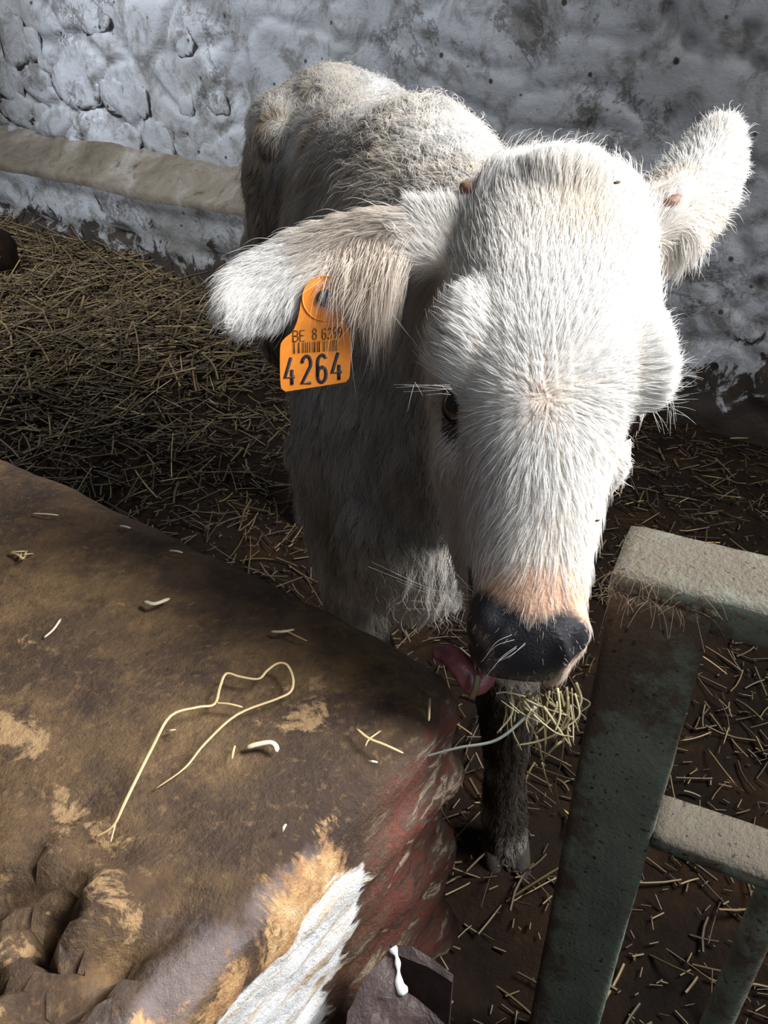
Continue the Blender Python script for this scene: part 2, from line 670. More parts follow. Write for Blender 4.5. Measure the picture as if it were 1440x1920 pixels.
# plinth: sloping dusty ledge and limewashed face, ends beside the calf's rump
LA = wall_pt(468, 390, 0.15)
TE = (LA - W0) @ WD
n_t, prof = 300, 26
tl = np.linspace(TE, T1, n_t)
pz = np.concatenate([np.linspace(0.52, 0.415, 8), np.linspace(0.405, 0.0, prof - 8)])
po = np.concatenate([np.linspace(-0.02, 0.145, 8), np.linspace(0.155, 0.165, prof - 8)])
A, K = np.meshgrid(tl, np.arange(prof), indexing='ij')
Z, O = pz[K], po[K]
Q = np.stack([A.ravel(), Z.ravel(), O.ravel()], 1)
sag = 0.012 * fbm(np.stack([Q[:, 0] * 1.5, 0 * Q[:, 0], 0 * Q[:, 0]], 1), 2, 71)
h = 0.018 * fbm(Q * 5, 4, 72) + 0.010 * fbm(Q * 17, 3, 73)
crack = np.exp(-((Q[:, 1] - 0.235 - 0.02 * np.sin(Q[:, 0] * 4) - 0.02 * vnoise(Q * 4, 77)) / 0.010) ** 2) * (Q[:, 2] > 0.15)
h = h - 0.02 * crack
lo_nose = np.exp(-((K.ravel() - 8) / 2.0) ** 2) * 0.014
V = W0 + np.outer(Q[:, 0], WD) + np.outer(Q[:, 1] + sag + h * 0.5 * (K.ravel() < 9), [0, 0, 1]) + np.outer(Q[:, 2] + h + lo_nose, WN)
V[:prof] = V[:prof]
F = [(i * prof + j, i * prof + j + 1, (i + 1) * prof + j + 1, (i + 1) * prof + j) for i in range(n_t - 1) for j in range(prof - 1)]
# end cap down to the wall
nv0 = len(V)
back = W0 + TE * WD + np.outer(pz, [0, 0, 1]) - 0.05 * WN
V = np.vstack([V, back])
F += [(j + 1, j, nv0 + j, nv0 + j + 1) for j in range(prof - 1)]
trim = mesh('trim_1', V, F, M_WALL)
trim.data.materials.append(M_LEDGE)
mi = np.zeros(len(F), np.int32)
cnt = 0
for i in range(n_t - 1):
    for j in range(prof - 1):
        mi[cnt] = 1 if j < 9 else 0
        cnt += 1
trim.data.polygons.foreach_set('material_index', mi)
edge_shade_dirt = np.exp(-((K.ravel() - 9.6) / 0.8) ** 2) * sstep(-.3, .3, vnoise(Q * 5, 79) + .2)  # line of shade and dirt painted below the ledge's front edge
fattr(trim.data, 'pit_and_shade', np.concatenate([np.clip(crack + edge_shade_dirt, 0, 1), np.zeros(prof)]))
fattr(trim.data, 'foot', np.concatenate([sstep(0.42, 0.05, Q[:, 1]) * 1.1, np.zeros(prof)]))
tag(trim, 'low stepped ledge along the foot of the whitewashed wall', kind='structure')

# ------------------------------------------------------------------ straw bedding
def straw_mesh(P, D, L, Wd, tone, bend, K=4):
    """vectorised flat straws; P centre (n,3), D direction (n,3), L length, Wd half width"""
    n = len(P)
    t = np.linspace(-0.5, 0.5, K)
    side = nrm(np.cross(D, np.array([0, 0, 1.0]) + 0.4 * rng.normal(size=(n, 3))))
    upv = np.cross(side, D)
    C = P[:, None, :] + D[:, None, :] * (t[None, :, None] * L[:, None, None]) + (side * bend[:, None])[:, None, :] * ((t ** 2 - 0.1)[None, :, None] * L[:, None, None]) \
        + (upv * rng.normal(size=(n, 1)) * 0.10)[:, None, :] * ((t ** 2 - 0.1)[None, :, None] * L[:, None, None])
    a = side[:, None, :] * Wd[:, None, None]
    b = upv[:, None, :] * Wd[:, None, None] * 0.6
    ringv = np.stack([C - a, C + a * 0.2 + b, C + a - b * 0.3], 2)      # n,K,3,3
    V = ringv.reshape(-1, 3)
    base = (np.arange(n) * K * 3)[:, None, None]
    k = np.arange(K - 1)[None, :, None] * 3
    j = np.arange(3)[None, None, :]
    jn = (j + 1) % 3
    F = np.stack([base + k + j, base + k + jn, base + k + 3 + jn, base + k + 3 + j], -1).reshape(-1, 4)
    return V, F, np.repeat(tone, K * 3)


def fast_mesh(name, V, F):
    me = bpy.data.meshes.new(name)
    me.vertices.add(len(V))
    me.vertices.foreach_set('co', np.asarray(V, np.float32).ravel())
    me.loops.add(F.size)
    me.loops.foreach_set('vertex_index', F.astype(np.int32).ravel())
    me.polygons.add(len(F))
    me.polygons.foreach_set('loop_start', np.arange(0, F.size, F.shape[1], dtype=np.int32))
    me.polygons.foreach_set('use_smooth', np.ones(len(F), bool))
    me.update(calc_edges=True)
    return me


def scatter(n):
    """points on the littered floor in front of the wall"""
    out = []
    while sum(map(len, out)) < n:
        m = n * 3
        t = rng.uniform(-0.9, 4.6, m)
        o = rng.uniform(0.02, 2.9, m)
        p = W0[:2] + np.outer(t, WD[:2]) + np.outer(o, WN[:2])
        keep = (p[:, 1] > 0.15) & (p[:, 0] < 1.3) & (p[:, 0] > -2.9)
        keep &= ~((t > TE) & (o < 0.17))
        r = p - np.array([.0695, .4277])
        keep &= ~(((r @ np.array([-.817, .577])) > -0.01) & ((r @ np.array([-.577, -.817])) > -0.02))
        # thicker to the left and along the wall
        dens = 0.45 + 0.84 * sstep(0.6, 2.2, t)
        keep &= rng.uniform(0, 1, m) < dens
        out.append(p[keep])
    return np.concatenate(out)[:n]


def make_straws(n, lmin, lmax, wmin, wmax, lift, tone_lo=0.0, tone_hi=1.0):
    p = scatter(n)
    z = floor_z(p[:, 0], p[:, 1])
    t = (p - W0[:2]) @ WD[:2]
    L = rng.uniform(lmin, lmax, n) * (0.38 + 0.62 * sstep(0.4, 1.8, t))
    th = rng.uniform(0, 2 * np.pi, n)
    el = rng.normal(0, 0.16, n) + lift * rng.uniform(0, 1, n)
    D = np.stack([np.cos(th) * np.cos(el), np.sin(th) * np.cos(el), np.sin(el)], 1)
    P = np.stack([p[:, 0], p[:, 1], z + 0.006 + np.abs(np.sin(el)) * L * 0.42 + rng.uniform(0, 0.02, n) * sstep(0.4, 2, t)], 1)
    tone = rng.beta(1.2, 2.4, n) * (tone_hi - tone_lo) + tone_lo
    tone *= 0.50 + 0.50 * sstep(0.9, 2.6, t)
    return P, D, L, rng.uniform(wmin, wmax, n) * (0.6 + 0.4 * sstep(0.4, 1.8, t)), tone, rng.normal(0, 0.14, n)


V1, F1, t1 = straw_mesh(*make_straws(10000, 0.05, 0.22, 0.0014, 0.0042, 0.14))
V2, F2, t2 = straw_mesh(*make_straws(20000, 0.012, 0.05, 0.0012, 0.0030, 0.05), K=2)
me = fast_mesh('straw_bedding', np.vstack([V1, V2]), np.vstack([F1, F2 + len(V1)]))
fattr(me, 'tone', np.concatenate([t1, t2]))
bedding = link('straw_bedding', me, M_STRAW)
tag(bedding, 'trampled soiled straw bedding strewn over the stable floor', 'straw', kind='stuff')

# the stalks that lie on top and can be told apart
shapes = []
for k in range(8):
    L = 1.0
    xs = np.linspace(-0.5, 0.5, 7)
    kink = rng.uniform(-0.25, 0.25)
    P = np.stack([xs, rng.normal(0, 0.07) * (xs ** 2 - 0.08) + 0.10 * kink * np.abs(xs - kink), rng.normal(0, 0.05) * (xs ** 2 - 0.08)], 1)
    Vs, Fs = tube(P, 0.011 * (1 - 0.25 * (xs + 0.5)), 5, flat=0.7)
    m_ = bpy.data.meshes.new('straw_stalk')
    m_.from_pydata([tuple(v) for v in Vs], [], Fs)
    m_.polygons.foreach_set('use_smooth', [True] * len(m_.polygons))
    m_.materials.append(M_STALK)
    shapes.append(m_)
ps = scatter(1500)
zs = floor_z(ps[:, 0], ps[:, 1])
cnt = 0
for (x, y), z in zip(ps, zs):
    if cnt >= 280:
        break
    rel = np.array([x, y, z]) - CAM
    f_ = rel @ CAM_F
    u_, v_ = rel @ CAM_R / f_ * FPX + 720, 960 - rel @ CAM_U / f_ * FPX
    if not (10 < u_ < 1430 and 380 < v_ < 1900) or (430 < u_ < 1130 and v_ < 1250):
        continue
    t = (np.array([x, y]) - W0[:2]) @ WD[:2]
    if t < 0.9 and rng.uniform() < 0.45:
        continue
    L = rng.uniform(0.10, 0.26) * (0.32 + 0.68 * float(sstep(0.3, 1.6, t)))
    el = rng.normal(0, 0.10)
    o = bpy.data.objects.new('straw_stalk', shapes[cnt % 8])
    COL.objects.link(o)
    o.parent = bedding
    o.location = (x, y, z + 0.012 + abs(math.sin(el)) * L * 0.45)
    o.rotation_euler = (rng.uniform(0, 6.28), el, rng.uniform(0, 6.28))
    wsc = rng.uniform(0.14, 0.26) * (0.65 + 0.35 * float(sstep(0.3, 1.6, t)))
    o.scale = (L, wsc, wsc)
    cnt += 1

# ------------------------------------------------------------------ trough stone in the foreground
BC = np.array([.0695, .4277, 0.0])
E1 = np.array([-.817, .577, 0.0])      # along the back edge, to the left and away
E2 = np.array([-.577, -.817, 0.0])     # along the end face, towards the camera
EZ = np.array([0, 0, 1.0])
BZ = 0.60
lo, hi = (0, 0, -0.02), (1.35, 0.62, BZ)
Vb, Fb = box_grid(lo, hi, 0.0075)
Vb, Nb = round_box(Vb, lo, hi, 0.030)
q1, q2, q3 = Vb[:, 0], Vb[:, 1], Vb[:, 2]
topm = sstep(0.3, 0.8, Nb[:, 2])
endm = sstep(-0.3, -0.8, Nb[:, 0])
backm = sstep(-0.3, -0.8, Nb[:, 1])
d = 0.006 * fbm(Vb * 9, 4, 81) + 0.0030 * fbm(Vb * 40, 4, 82, 0.6)
# worn rounding at the far corner and a slight sag of the back edge
cor = np.exp(-((q1 - 0.0) ** 2 + (q2 - 0.0) ** 2) / 0.05 ** 2)
Vb2 = Vb.copy()
Vb2[:, 0] += 0.006 * cor * sstep(0.2, 0.55, q3)
Vb2[:, 1] += 0.006 * np.exp(-((q1 - 0.0) / 0.10) ** 2) * np.exp(-(q2 / 0.05) ** 2)
Vb2[:, 2] -= 0.010 * cor * topm


def g2(a, b, sa, sb=None):
    sb = sb or sa
    return np.exp(-((q1 - a) / sa) ** 2 - ((q2 - b) / sb) ** 2)


# broken lump with pits, bottom left of the picture
rock = np.clip(g2(0.085, 0.335, 0.075, 0.060) * 1.5, 0, 1) * topm
rf1, rf2 = worley(Vb * np.array([30, 24, 26]) + 0.6 * np.stack([fbm(Vb * 30, 3, 85), fbm(Vb * 30, 3, 86), 0 * q1], 1), 91)
d = d + rock * (0.030 * sstep(0.0, 0.35, rf2 - rf1) - 0.014 + 0.030 * fbm(Vb * 30, 5, 92, 0.6))
d = d - topm * 0.022 * g2(0.046, 0.290, 0.012, 0.030)
d = d - topm * 0.014 * g2(0.085, 0.315, 0.010, 0.020)
d = d + topm * 0.014 * g2(0.075, 0.268, 0.030, 0.010)
d = d - topm * 0.005 * g2(0.082, 0.212, 0.004, 0.010)
d = d + topm * (0.006 * g2(0.005, 0.235, 0.006, 0.014) + 0.005 * g2(0.0, 0.262, 0.006, 0.010))
# flaking bands of paint along the end face
band = vnoise(np.stack([q2 * 7 + q3 * 6, q3 * 34 - q2 * 10, 0 * q1], 1), 95)
d = d + endm * (0.011 * np.floor(band * 3) / 3 + 0.004 * fbm(np.stack([q2 * 20, q3 * 80, q1 * 20], 1), 3, 96)) * sstep(0.57, 0.53, q3)
scal = np.abs(np.sin(q3 * 38 + 1.2 * vnoise(Vb * 6, 97)))
d = d + endm * sstep(0.07, 0.0, q2) * 0.016 * (scal - 0.5)
Vb2 = Vb2 + Nb * d[:, None]
Wb = BC + np.outer(Vb2[:, 0], E1) + np.outer(Vb2[:, 1], E2) + np.outer(Vb2[:, 2], EZ)
block = mesh('trough_stone', Wb, Fb, M_BLOCK)
me = block.data
nz1 = fbm(Vb * 10, 3, 99)
endq = endm
edge = sstep(0.0, 0.25, -Nb[:, 0])
fattr(me, 'red', sstep(0.55, 0.95, -Nb[:, 0] - 0.25 * nz1) * np.clip(sstep(0.17, 0.09, q2 + 0.03 * nz1 + 0.20 * (q3 - 0.5)) + sstep(0.40, 0.30, q3), 0, 1))
fattr(me, 'lav', np.clip(np.exp(-((q1 - 0.008) / 0.013) ** 2) * sstep(0.10, 0.17, q2) * sstep(0.55, 0.59, q3) * (0.35 + 0.35 * vnoise(Vb * 22, 98)) + g2(0.02, 0.29, 0.04, 0.05) * 0.45 * topm, 0, 1))
fattr(me, 'org', sstep(0.15, 0.55, -Nb[:, 0]) * sstep(0.50, 0.545, q3 + 0.04 * nz1) * sstep(0.11, 0.17, q2) * (0.60 + 0.35 * vnoise(Vb * np.array([20, 16, 40]), 94)))
fattr(me, 'white', sstep(0.45, 0.8, -Nb[:, 0]) * sstep(0.568, 0.53, q3 + 0.05 * nz1) * sstep(0.12, 0.18, q2 + 0.02 * nz1 + 0.22 * (q3 - 0.5)))
scab = (g2(0.215, 0.225, 0.05, 0.018) + 0.9 * g2(0.07, 0.105, 0.045, 0.028) + 0.7 * g2(0.285, 0.17, 0.02) + 0.9 * g2(0.13, 0.245, 0.05, 0.012) + 0.9 * g2(0.075, 0.268, 0.035, 0.010)
        + 0.45 * g2(0.16, 0.14, 0.02) + 0.4 * g2(0.33, 0.07, 0.03) + 0.8 * rock * (rf2 - rf1 > 0.22))
fattr(me, 'scab', np.clip(scab, 0, 1) * topm)
a = me.attributes.new('streak', 'FLOAT_VECTOR', 'POINT')
a.data.foreach_set('vector', np.stack([q2 * 11 + q3 * 8, q3 * 44 - q2 * 7, q1 * 14], 1).astype(np.float32).ravel())
tag(block, 'worn brown stone trough end with peeling red and white paint', 'stone block')


def on_block(px, py, dz=0.0):
    return at_z(px, py, BZ + 0.003 + dz)


# ------------------------------------------------------------------ stub beside the trough stone
def hull_mesh(pts, cuts, amp, freq, seed):
    bm = bmesh.new()
    vs_ = [bm.verts.new(tuple(p)) for p in pts]
    bmesh.ops.convex_hull(bm, input=vs_)
    bmesh.ops.triangulate(bm, faces=bm.faces)
    bmesh.ops.subdivide_edges(bm, edges=bm.edges[:], cuts=cuts, use_grid_fill=True)
    bm.normal_update()
    P = np.array([v.co[:] for v in bm.verts])
    N = np.array([v.normal[:] for v in bm.verts])
    P = P + N * (amp * fbm(P * freq, 3, seed))[:, None]
    for v, p in zip(bm.verts, P):
        v.co = p
    return bm


def B(a, b, z):
    return BC + E1 * a + E2 * b + EZ * z


M_STUB = mat_plain('tarry_wood', lin(70, 54, 52), 0.55, 0.55, 30, 0.6)
stub = empty('broken_stub', B(-0.04, 0.16, 0.0))
tag(stub, 'dark brown broken stub with a white paint drip beside the trough stone', 'stub')


def prism(name, pxs, zt, z0, amp, seed):
    bm = bmesh.new()
    tops = [at_z(px, py, z_) for px, py, z_ in pxs]
    vt_ = [bm.verts.new(tuple(p)) for p in tops]
    vb_ = [bm.verts.new((p[0], p[1], z0)) for p in tops]
    n_ = len(vt_)
    bm.faces.new(vt_)
    bm.faces.new(vb_[::-1])
    for i in range(n_):
        bm.faces.new((vt_[i], vb_[i], vb_[(i + 1) % n_], vt_[(i + 1) % n_]))
    bmesh.ops.triangulate(bm, faces=bm.faces[:])
    for _ in range(3):
        bmesh.ops.subdivide_edges(bm, edges=[e_ for e_ in bm.edges if e_.calc_length() > 0.006 and max(v.co.z for v in e_.verts) > 0.3], cuts=1, use_grid_fill=True)
        bmesh.ops.triangulate(bm, faces=[f for f in bm.faces if len(f.verts) > 4])
    bmesh.ops.recalc_face_normals(bm, faces=bm.faces)
    bm.normal_update()
    P_ = np.array([v.co[:] for v in bm.verts])
    N_ = np.array([v.normal[:] for v in bm.verts])
    P_ = P_ + N_ * (amp * fbm(P_ * 70, 4, seed))[:, None]
    for v, p in zip(bm.verts, P_):
        v.co = p
    me_ = bpy.data.meshes.new(name)
    bm.to_mesh(me_)
    bm.free()
    return link(name, me_, M_STUB, stub)


prism('stub_core', [(650, 1897, .452), (690, 1832, .458), (733, 1772, .462), (744, 1815, .459), (750, 1850, .456), (778, 1872, .452), (838, 1922, .444), (850, 2010, .43), (640, 2010, .44)], 0, 0.0, 0.0030, 101)
prism('stub_side', [(731, 1770, .455), (770, 1775, .454), (808, 1796, .450), (851, 1828, .446), (848, 1842, .444), (800, 1812, .448), (742, 1790, .452)], 0, 0.0, 0.0018, 103)
P = resample([at_z(736, 1776, .464), at_z(744, 1795, .461), at_z(747, 1820, .459), at_z(749, 1845, .457), at_z(760, 1864, .455)], 6)
Vd, Fd = tube(P, [0.0016 + 0.0005 * math.sin(i * 0.9) + 0.0022 * sstep(14, 20, i) * sstep(25, 21, i) + 0.0012 * sstep(6, 0, i) for i in range(len(P))], 8, flat=0.6)
o = mesh('paint_drip', Vd, Fd, mat_plain('white_limewash', lin(214, 216, 220), 0.6, 0.12, 200), stub)
tag(o, 'white limewash drip')

# ------------------------------------------------------------------ gate
G1 = np.array([.905, -.425, 0.0])
G2 = np.array([.425, .905, 0.0])
GO = np.array([.146, .419, 0.0])


def gate_box(name, a0, a1, b0, b1, z0, z1, parent, r=0.005, step=0.012, top_dust=0.0, rust=None, amp=0.0007):
    V, F = box_grid((a0, b0, z0), (a1, b1, z1), step)
    V, N = round_box(V, (a0, b0, z0), (a1, b1, z1), r)
    V2 = V + N * (amp * fbm(V * 60, 3, 5))[:, None]
    W = GO + np.outer(V2[:, 0], G1) + np.outer(V2[:, 1], G2) + np.outer(V2[:, 2], EZ)
    o = mesh(name, W, F, M_GATE, parent)
    fattr(o.data, 'dust', sstep(0.3, 0.8, N[:, 2]) * top_dust)
    fattr(o.data, 'rust', rust(V) if rust is not None else np.full(len(V), 0.3))
    return o


gate = empty('steel_gate', GO + G1 * 0.3)
tag(gate, 'green painted steel gate with rusty square post beside the calf', 'gate')
gate_box('gate_post', 0, .065, 0, .068, 0.0, .672, gate, 0.005, 0.008,
         rust=lambda V: sstep(0.52, 0.66, V[:, 2]) * 0.55 + 0.5 * sstep(0.034, 0.0, V[:, 0]) + 0.22 * sstep(0.058, 0.065, V[:, 0]))
gate_box('top_rail', -0.002, 1.15, 0.004, .070, .655, .684, gate, 0.004, 0.010, top_dust=0.75, rust=lambda V: 0.25 + 0 * V[:, 0])
gate_box('middle_rail', .064, 1.15, 0.001, .047, .441, .456, gate, 0.003, 0.010, top_dust=0.85, rust=lambda V: 0.35 + 0 * V[:, 0])
gate_box('end_stile', 1.085, 1.15, 0.0, .068, 0.0, .656, gate, 0.005, 0.02)
for a_ in (0.158, 0.36, 0.56, 0.76, 0.96):
    c0 = GO + G1 * a_ + G2 * 0.020
    Vt, Ft = tube(np.linspace(c0, c0 + EZ * 0.445, 24), 0.0125, 16, up=(0, 1, 0))
    o = mesh('upright_bar', Vt, Ft, M_GATE, gate)
    fattr(o.data, 'dust', np.zeros(len(Vt)))
    fattr(o.data, 'rust', np.full(len(Vt), 0.35))
parts = []
for i in range(34):
    a_ = 0.002 + i * 0.00185 + 0.0006 * random.random()
    big = 0.55 + 0.45 * random.random() + 0.5 * (i > 24) * random.random()
    c = GO + G1 * a_ + G2 * (0.0040 + 0.0016 * random.random()) + EZ * (0.6725 + 0.0016 * random.random())
    parts.append(ellipsoid(c, (0.0034 * big, 0.0034 * big, 0.0034 * big), None, 8, 6))
Vw, Fw = merge(parts)
o = mesh('weld_bead', Vw, Fw, M_GATE, gate)
fattr(o.data, 'dust', np.full(len(Vw), 0.05))
fattr(o.data, 'rust', np.full(len(Vw), 0.45))

# ------------------------------------------------------------------ the calf: body
POLL = cpt(1045, 285, 0.570)
NOSE = cpt(1002, 1185, 0.492)
HL = nrm(NOSE - POLL)
w0 = CAM_R * 0.994 - CAM_U * 0.105
HW = nrm(w0 - (w0 @ HL) * HL)
HN = np.cross(HW, HL)
if HN @ CAM_F > 0:
    HN = -HN
HLEN = np.linalg.norm(NOSE - POLL)


def head(w, s, n):
    return POLL + HW * w + HL * s + HN * n


def to_head(P):
    r = np.asarray(P) - POLL
    return r @ HW, r @ HL, r @ HN


parts = []
# cranium and nasal bridge: s, half width, front offset, depth, squareness, sideways shift
secs = [(-.014, .036, -.034, .030, 2.2, .011), (.000, .056, -.014, .075, 2.4, .011), (.025, .067, .002, .115, 2.6, .010), (.07, .0735, .016, .14, 2.7, .008), (.11, .0765, .026, .15, 2.7, .006), (.145, .0770, .031, .15, 2.7, .004),
        (.172, .071, .032, .145, 2.6, .002), (.197, .0580, .030, .135, 2.5, 0), (.225, .0470, .026, .12, 2.4, 0), (.26, .0420, .020, .105, 2.4, 0), (.29, .0385, .013, .092, 2.4, 0),
        (.312, .0370, .007, .082, 2.4, 0), (.330, .0372, .001, .074, 2.3, 0), (.345, .0350, -.008, .064, 2.2, 0), (.356, .029, -.018, .050, 2.1, 0), (.362, .018, -.028, .028, 2.0, 0)]
secs = resample(np.array(secs), 4)
parts.append(loft([ring(head(s[5], s[0], s[2] - s[3] / 2), HW, HN, s[1], s[3] / 2, 40, s[4]) for s in secs]))
# jaw and cheeks
js = [(.055, .035, -.105, .035), (.08, .056, -.098, .050), (.12, .064, -.090, .058), (.16, .066, -.086, .058), (.20, .063, -.080, .053), (.24, .054, -.073, .045), (.28, .043, -.066, .038), (.30, .036, -.060, .031), (.325, .031, -.056, .025), (.340, .018, -.052, .014)]
js = resample(np.array(js), 4)
parts.append(loft([ring(head(0, s[0], s[2]), HW, HN, s[1], s[3], 32, 2.2) for s in js]))
AX = [HW, HL, HN]
for sg in (-1, 1):
    parts.append(ellipsoid(head(sg * .0545 + .003, .148, -.008), (.0235, .044, .034), AX))          # brow
    parts.append(ellipsoid(head(sg * .046, .198, -.036), (.019, .034, .028), AX))          # below the eye
    parts.append(ellipsoid(head(sg * .052, .115, -.060), (.022, .06, .05), AX))            # cheek muscle
    parts.append(ellipsoid(head(sg * .024, .330, -.022), (.0155, .021, .024), AX))         # nostril wing
    parts.append(ellipsoid(head(sg * .018, .333, -.050), (.018, .022, .018), AX))          # lip
parts.append(ellipsoid(head(.010, .030, -.020), (.044, .034, .030), AX))                      # poll
# trunk: top, bottom, half width, squareness
tr = [(.118, .640, .885, .108, .585, .700, .050), (.092, .745, .862, .073, .640, .600, .072), (.060, .855, .882, .040, .705, .500, .104), (.044, .970, .902, .028, .790, .440, .128),
      (.026, 1.09, .888, .012, 1.00, .455, .127), (-.012, 1.24, .866, -.025, 1.22, .480, .120), (-.047, 1.37, .868, -.055, 1.38, .530, .108), (-.074, 1.48, .892, -.075, 1.50, .560, .155),
      (-.088, 1.58, .872, -.092, 1.61, .560, .122), (-.096, 1.66, .825, -.10, 1.67, .640, .065)]
tr = resample(np.array(tr), 5)
rings = []
for s in tr:
    top, bot = s[0:3], s[3:6]
    rings.append(ring((top + bot) / 2, np.array([1.0, 0.14, 0]), (top - bot) / 2, s[6], 1.0, 44, 1.95 + 0.3 * float(sstep(1.1, 1.4, top[1]))))
parts.append(loft(rings))
for sg in (-1, 1):
    parts.append(ellipsoid((.040 + sg * .048, .985, .765), (.048, .12, .105)))               # shoulder blade
    parts.append(ellipsoid((.040 + sg * .080, .850, .590), (.058, .085, .150)))             # shoulder muscle
    parts.append(ellipsoid((-.076 + sg * .082, 1.475, .815), (.058, .100, .050)))           # hip
    parts.append(ellipsoid((-.080 + sg * .098, 1.52, .66), (.058, .120, .170)))             # thigh
parts.append(ellipsoid((.030, .735, .520), (.075, .075, .105)))                             # brisket
parts.append(ellipsoid((-.085, 1.50, .862), (.06, .12, .035)))                             # croup


def leg(P, R):
    P = resample(np.array(P), 6)
    R = resample(np.array(R)[:, None], 6)[:, 0]
    return tube(P, R, 20, up=(0, 1, 0.3))


FLEG = [[(.125, .86, .56), (.138, .83, .46), (.148, .755, .315), (.153, .735, .265), (.156, .71, .16), (.158, .695, .095), (.160, .675, .055), (.161, .668, .035)],
        [(-.050, .86, .56), (-.045, .84, .46), (-.030, .80, .315), (-.025, .80, .265), (-.020, .795, .16), (-.018, .795, .095), (-.018, .775, .055), (-.018, .768, .035)]]
FR = [.060, .048, .037, .037, .025, .029, .027, .030]
HLEG = [[(.015, 1.53, .62), (.020, 1.46, .50), (.022, 1.52, .40), (.022, 1.60, .33), (.022, 1.58, .22), (.022, 1.56, .105), (.022, 1.54, .06), (.022, 1.53, .035)],
        [(-.180, 1.55, .62), (-.178, 1.48, .50), (-.175, 1.54, .40), (-.172, 1.62, .33), (-.172, 1.60, .22), (-.172, 1.58, .105), (-.172, 1.56, .06), (-.172, 1.55, .035)]]
HR = [.075, .068, .048, .036, .027, .030, .027, .030]
for P in FLEG:
    parts.append(leg(P, FR))
for P in HLEG:
    parts.append(leg(P, HR))
# tail
parts.append(tube(resample([(-.094, 1.63, .85), (-.098, 1.70, .80), (-.10, 1.72, .65), (-.10, 1.72, .45), (-.10, 1.715, .33)], 6), np.linspace(.024, .012, 25), 12, up=(0, 1, 0)))

# ears: centre line, half width, half thickness, width axis
EAR_L = np.array([cpt(890, 462, .605), cpt(805, 464, .602), cpt(735, 468, .605), cpt(660, 478, .610), cpt(570, 510, .615), cpt(490, 558, .612), cpt(435, 596, .605)])
EAR_R = np.array([cpt(1180, 450, .605), cpt(1228, 420, .606), cpt(1268, 392, .612), cpt(1305, 345, .625), cpt(1338, 290, .635), cpt(1358, 245, .640), cpt(1364, 222, .642)])


def ear(C, hw, ht, V, cup):
    C2 = resample(C, 6)
    hw, ht = resample(np.array(hw)[:, None], 6)[:, 0], resample(np.array(ht)[:, None], 6)[:, 0]
    T = nrm(np.gradient(C2, axis=0))
    rings = []
    for c, t, a, b in zip(C2, T, hw, ht):
        v = nrm(V - (V @ t) * t)
        n = np.cross(t, v)
        r = ring((0, 0, 0), np.array([1, 0, 0]), np.array([0, 1, 0]), a, b, 28, 2.2)
        x, y = r[:, 0], r[:, 1]
        y = y + cup * (x / max(a, 1e-4)) ** 2 * a * 0.45
        rings.append(c + np.outer(x, v) + np.outer(y, n))
    return loft(rings)


VL = nrm(CAM_U * 0.93 + CAM_F * 0.30)
parts.append(ear(EAR_L, [.026, .026, .026, .026, .028, .028, .017], [.018, .016, .013, .010, .0085, .0075, .006], VL, -1.0))
VR = nrm(CAM_R * 0.75 - CAM_U * 0.60 - CAM_F * 0.15)
parts.append(ear(EAR_R, [.024, .025, .027, .028, .026, .017, .008], [.016, .014, .011, .009, .008, .007, .005], VR, 1.0))

Vc, Fc = merge(parts)
tmp_me = bpy.data.meshes.new('tmp')
tmp_me.from_pydata([tuple(v) for v in Vc], [], Fc)
tmp_me.update()
tmp = bpy.data.objects.new('tmp', tmp_me)
COL.objects.link(tmp)
bm = bmesh.new()
bm.from_mesh(tmp_me)
bmesh.ops.recalc_face_normals(bm, faces=bm.faces)
bm.to_mesh(tmp_me)
bm.free()
md = tmp.modifiers.new('r', 'REMESH')
md.mode = 'VOXEL'
md.voxel_size = 0.0045
sm = tmp.modifiers.new('s', 'SMOOTH')
sm.factor = 0.5
sm.iterations = 9
bpy.context.view_layer.update()
dg = bpy.context.evaluated_depsgraph_get()
body_me = bpy.data.meshes.new_from_object(tmp.evaluated_get(dg))
bpy.data.objects.remove(tmp)
bpy.data.meshes.remove(tmp_me)
body_me.name = 'body'

NV = len(body_me.vertices)
BV = np.empty(NV * 3, np.float32)
body_me.vertices.foreach_get('co', BV)
BV = BV.reshape(-1, 3).astype(float)
BN = np.empty(NV * 3, np.float32)
body_me.vertex_normals.foreach_get('vector', BN)
BN = BN.reshape(-1, 3).astype(float)

EL2, ER2 = resample(EAR_L, 8), resample(EAR_R, 8)


def poly_dist(P, C):
    best = np.full(len(P), 9.0)
    ti = np.zeros(len(P))
    for k, c in enumerate(C):
        dd = np.linalg.norm(P - c, axis=1)
        m = dd < best
        best[m] = dd[m]
        ti[m] = k / (len(C) - 1)
    return best, ti


def regions(P):
    w, s, n = to_head(P)
    dl, tl_ = poly_dist(P, EL2)
    dr, tr_ = poly_dist(P, ER2)
    jt = 0.05 * vnoise(P * 130, 71) + 0.03 * vnoise(P * 420, 72)
    el = (dl < .048) & (tl_ > 0.24 + jt)
    er = (dr < .048) & (tr_ > 0.28 + jt)
    hd = sstep(-.035, -.005, s) * sstep(-.155, -.125, n) * sstep(.105, .09, np.abs(w)) * (s < .42) * sstep(-.02, .02, s + 0.9 * (n + .10))
    hd = np.where(el | er, 0, hd)
    return w, s, n, el, er, hd, tl_, tr_


def nose_mask(w, s, n):
    """black hairless pad: front of the muzzle, reaching higher on the left side"""
    edge = .322 - .016 * sstep(-.018, -.036, w) + .004 * np.cos(w * 160) - .03 * sstep(-.01, -.03, n) * (w < 0)
    m = sstep(-.004, .005, s - edge) * sstep(-.062, -.050, n)
    lip = sstep(.020, .030, w + (n + .030) * -0.35) * sstep(-.016, -.024, n)
    return m * (1 - lip)


w, s, n, el, er, hd, _, _ = regions(BV)
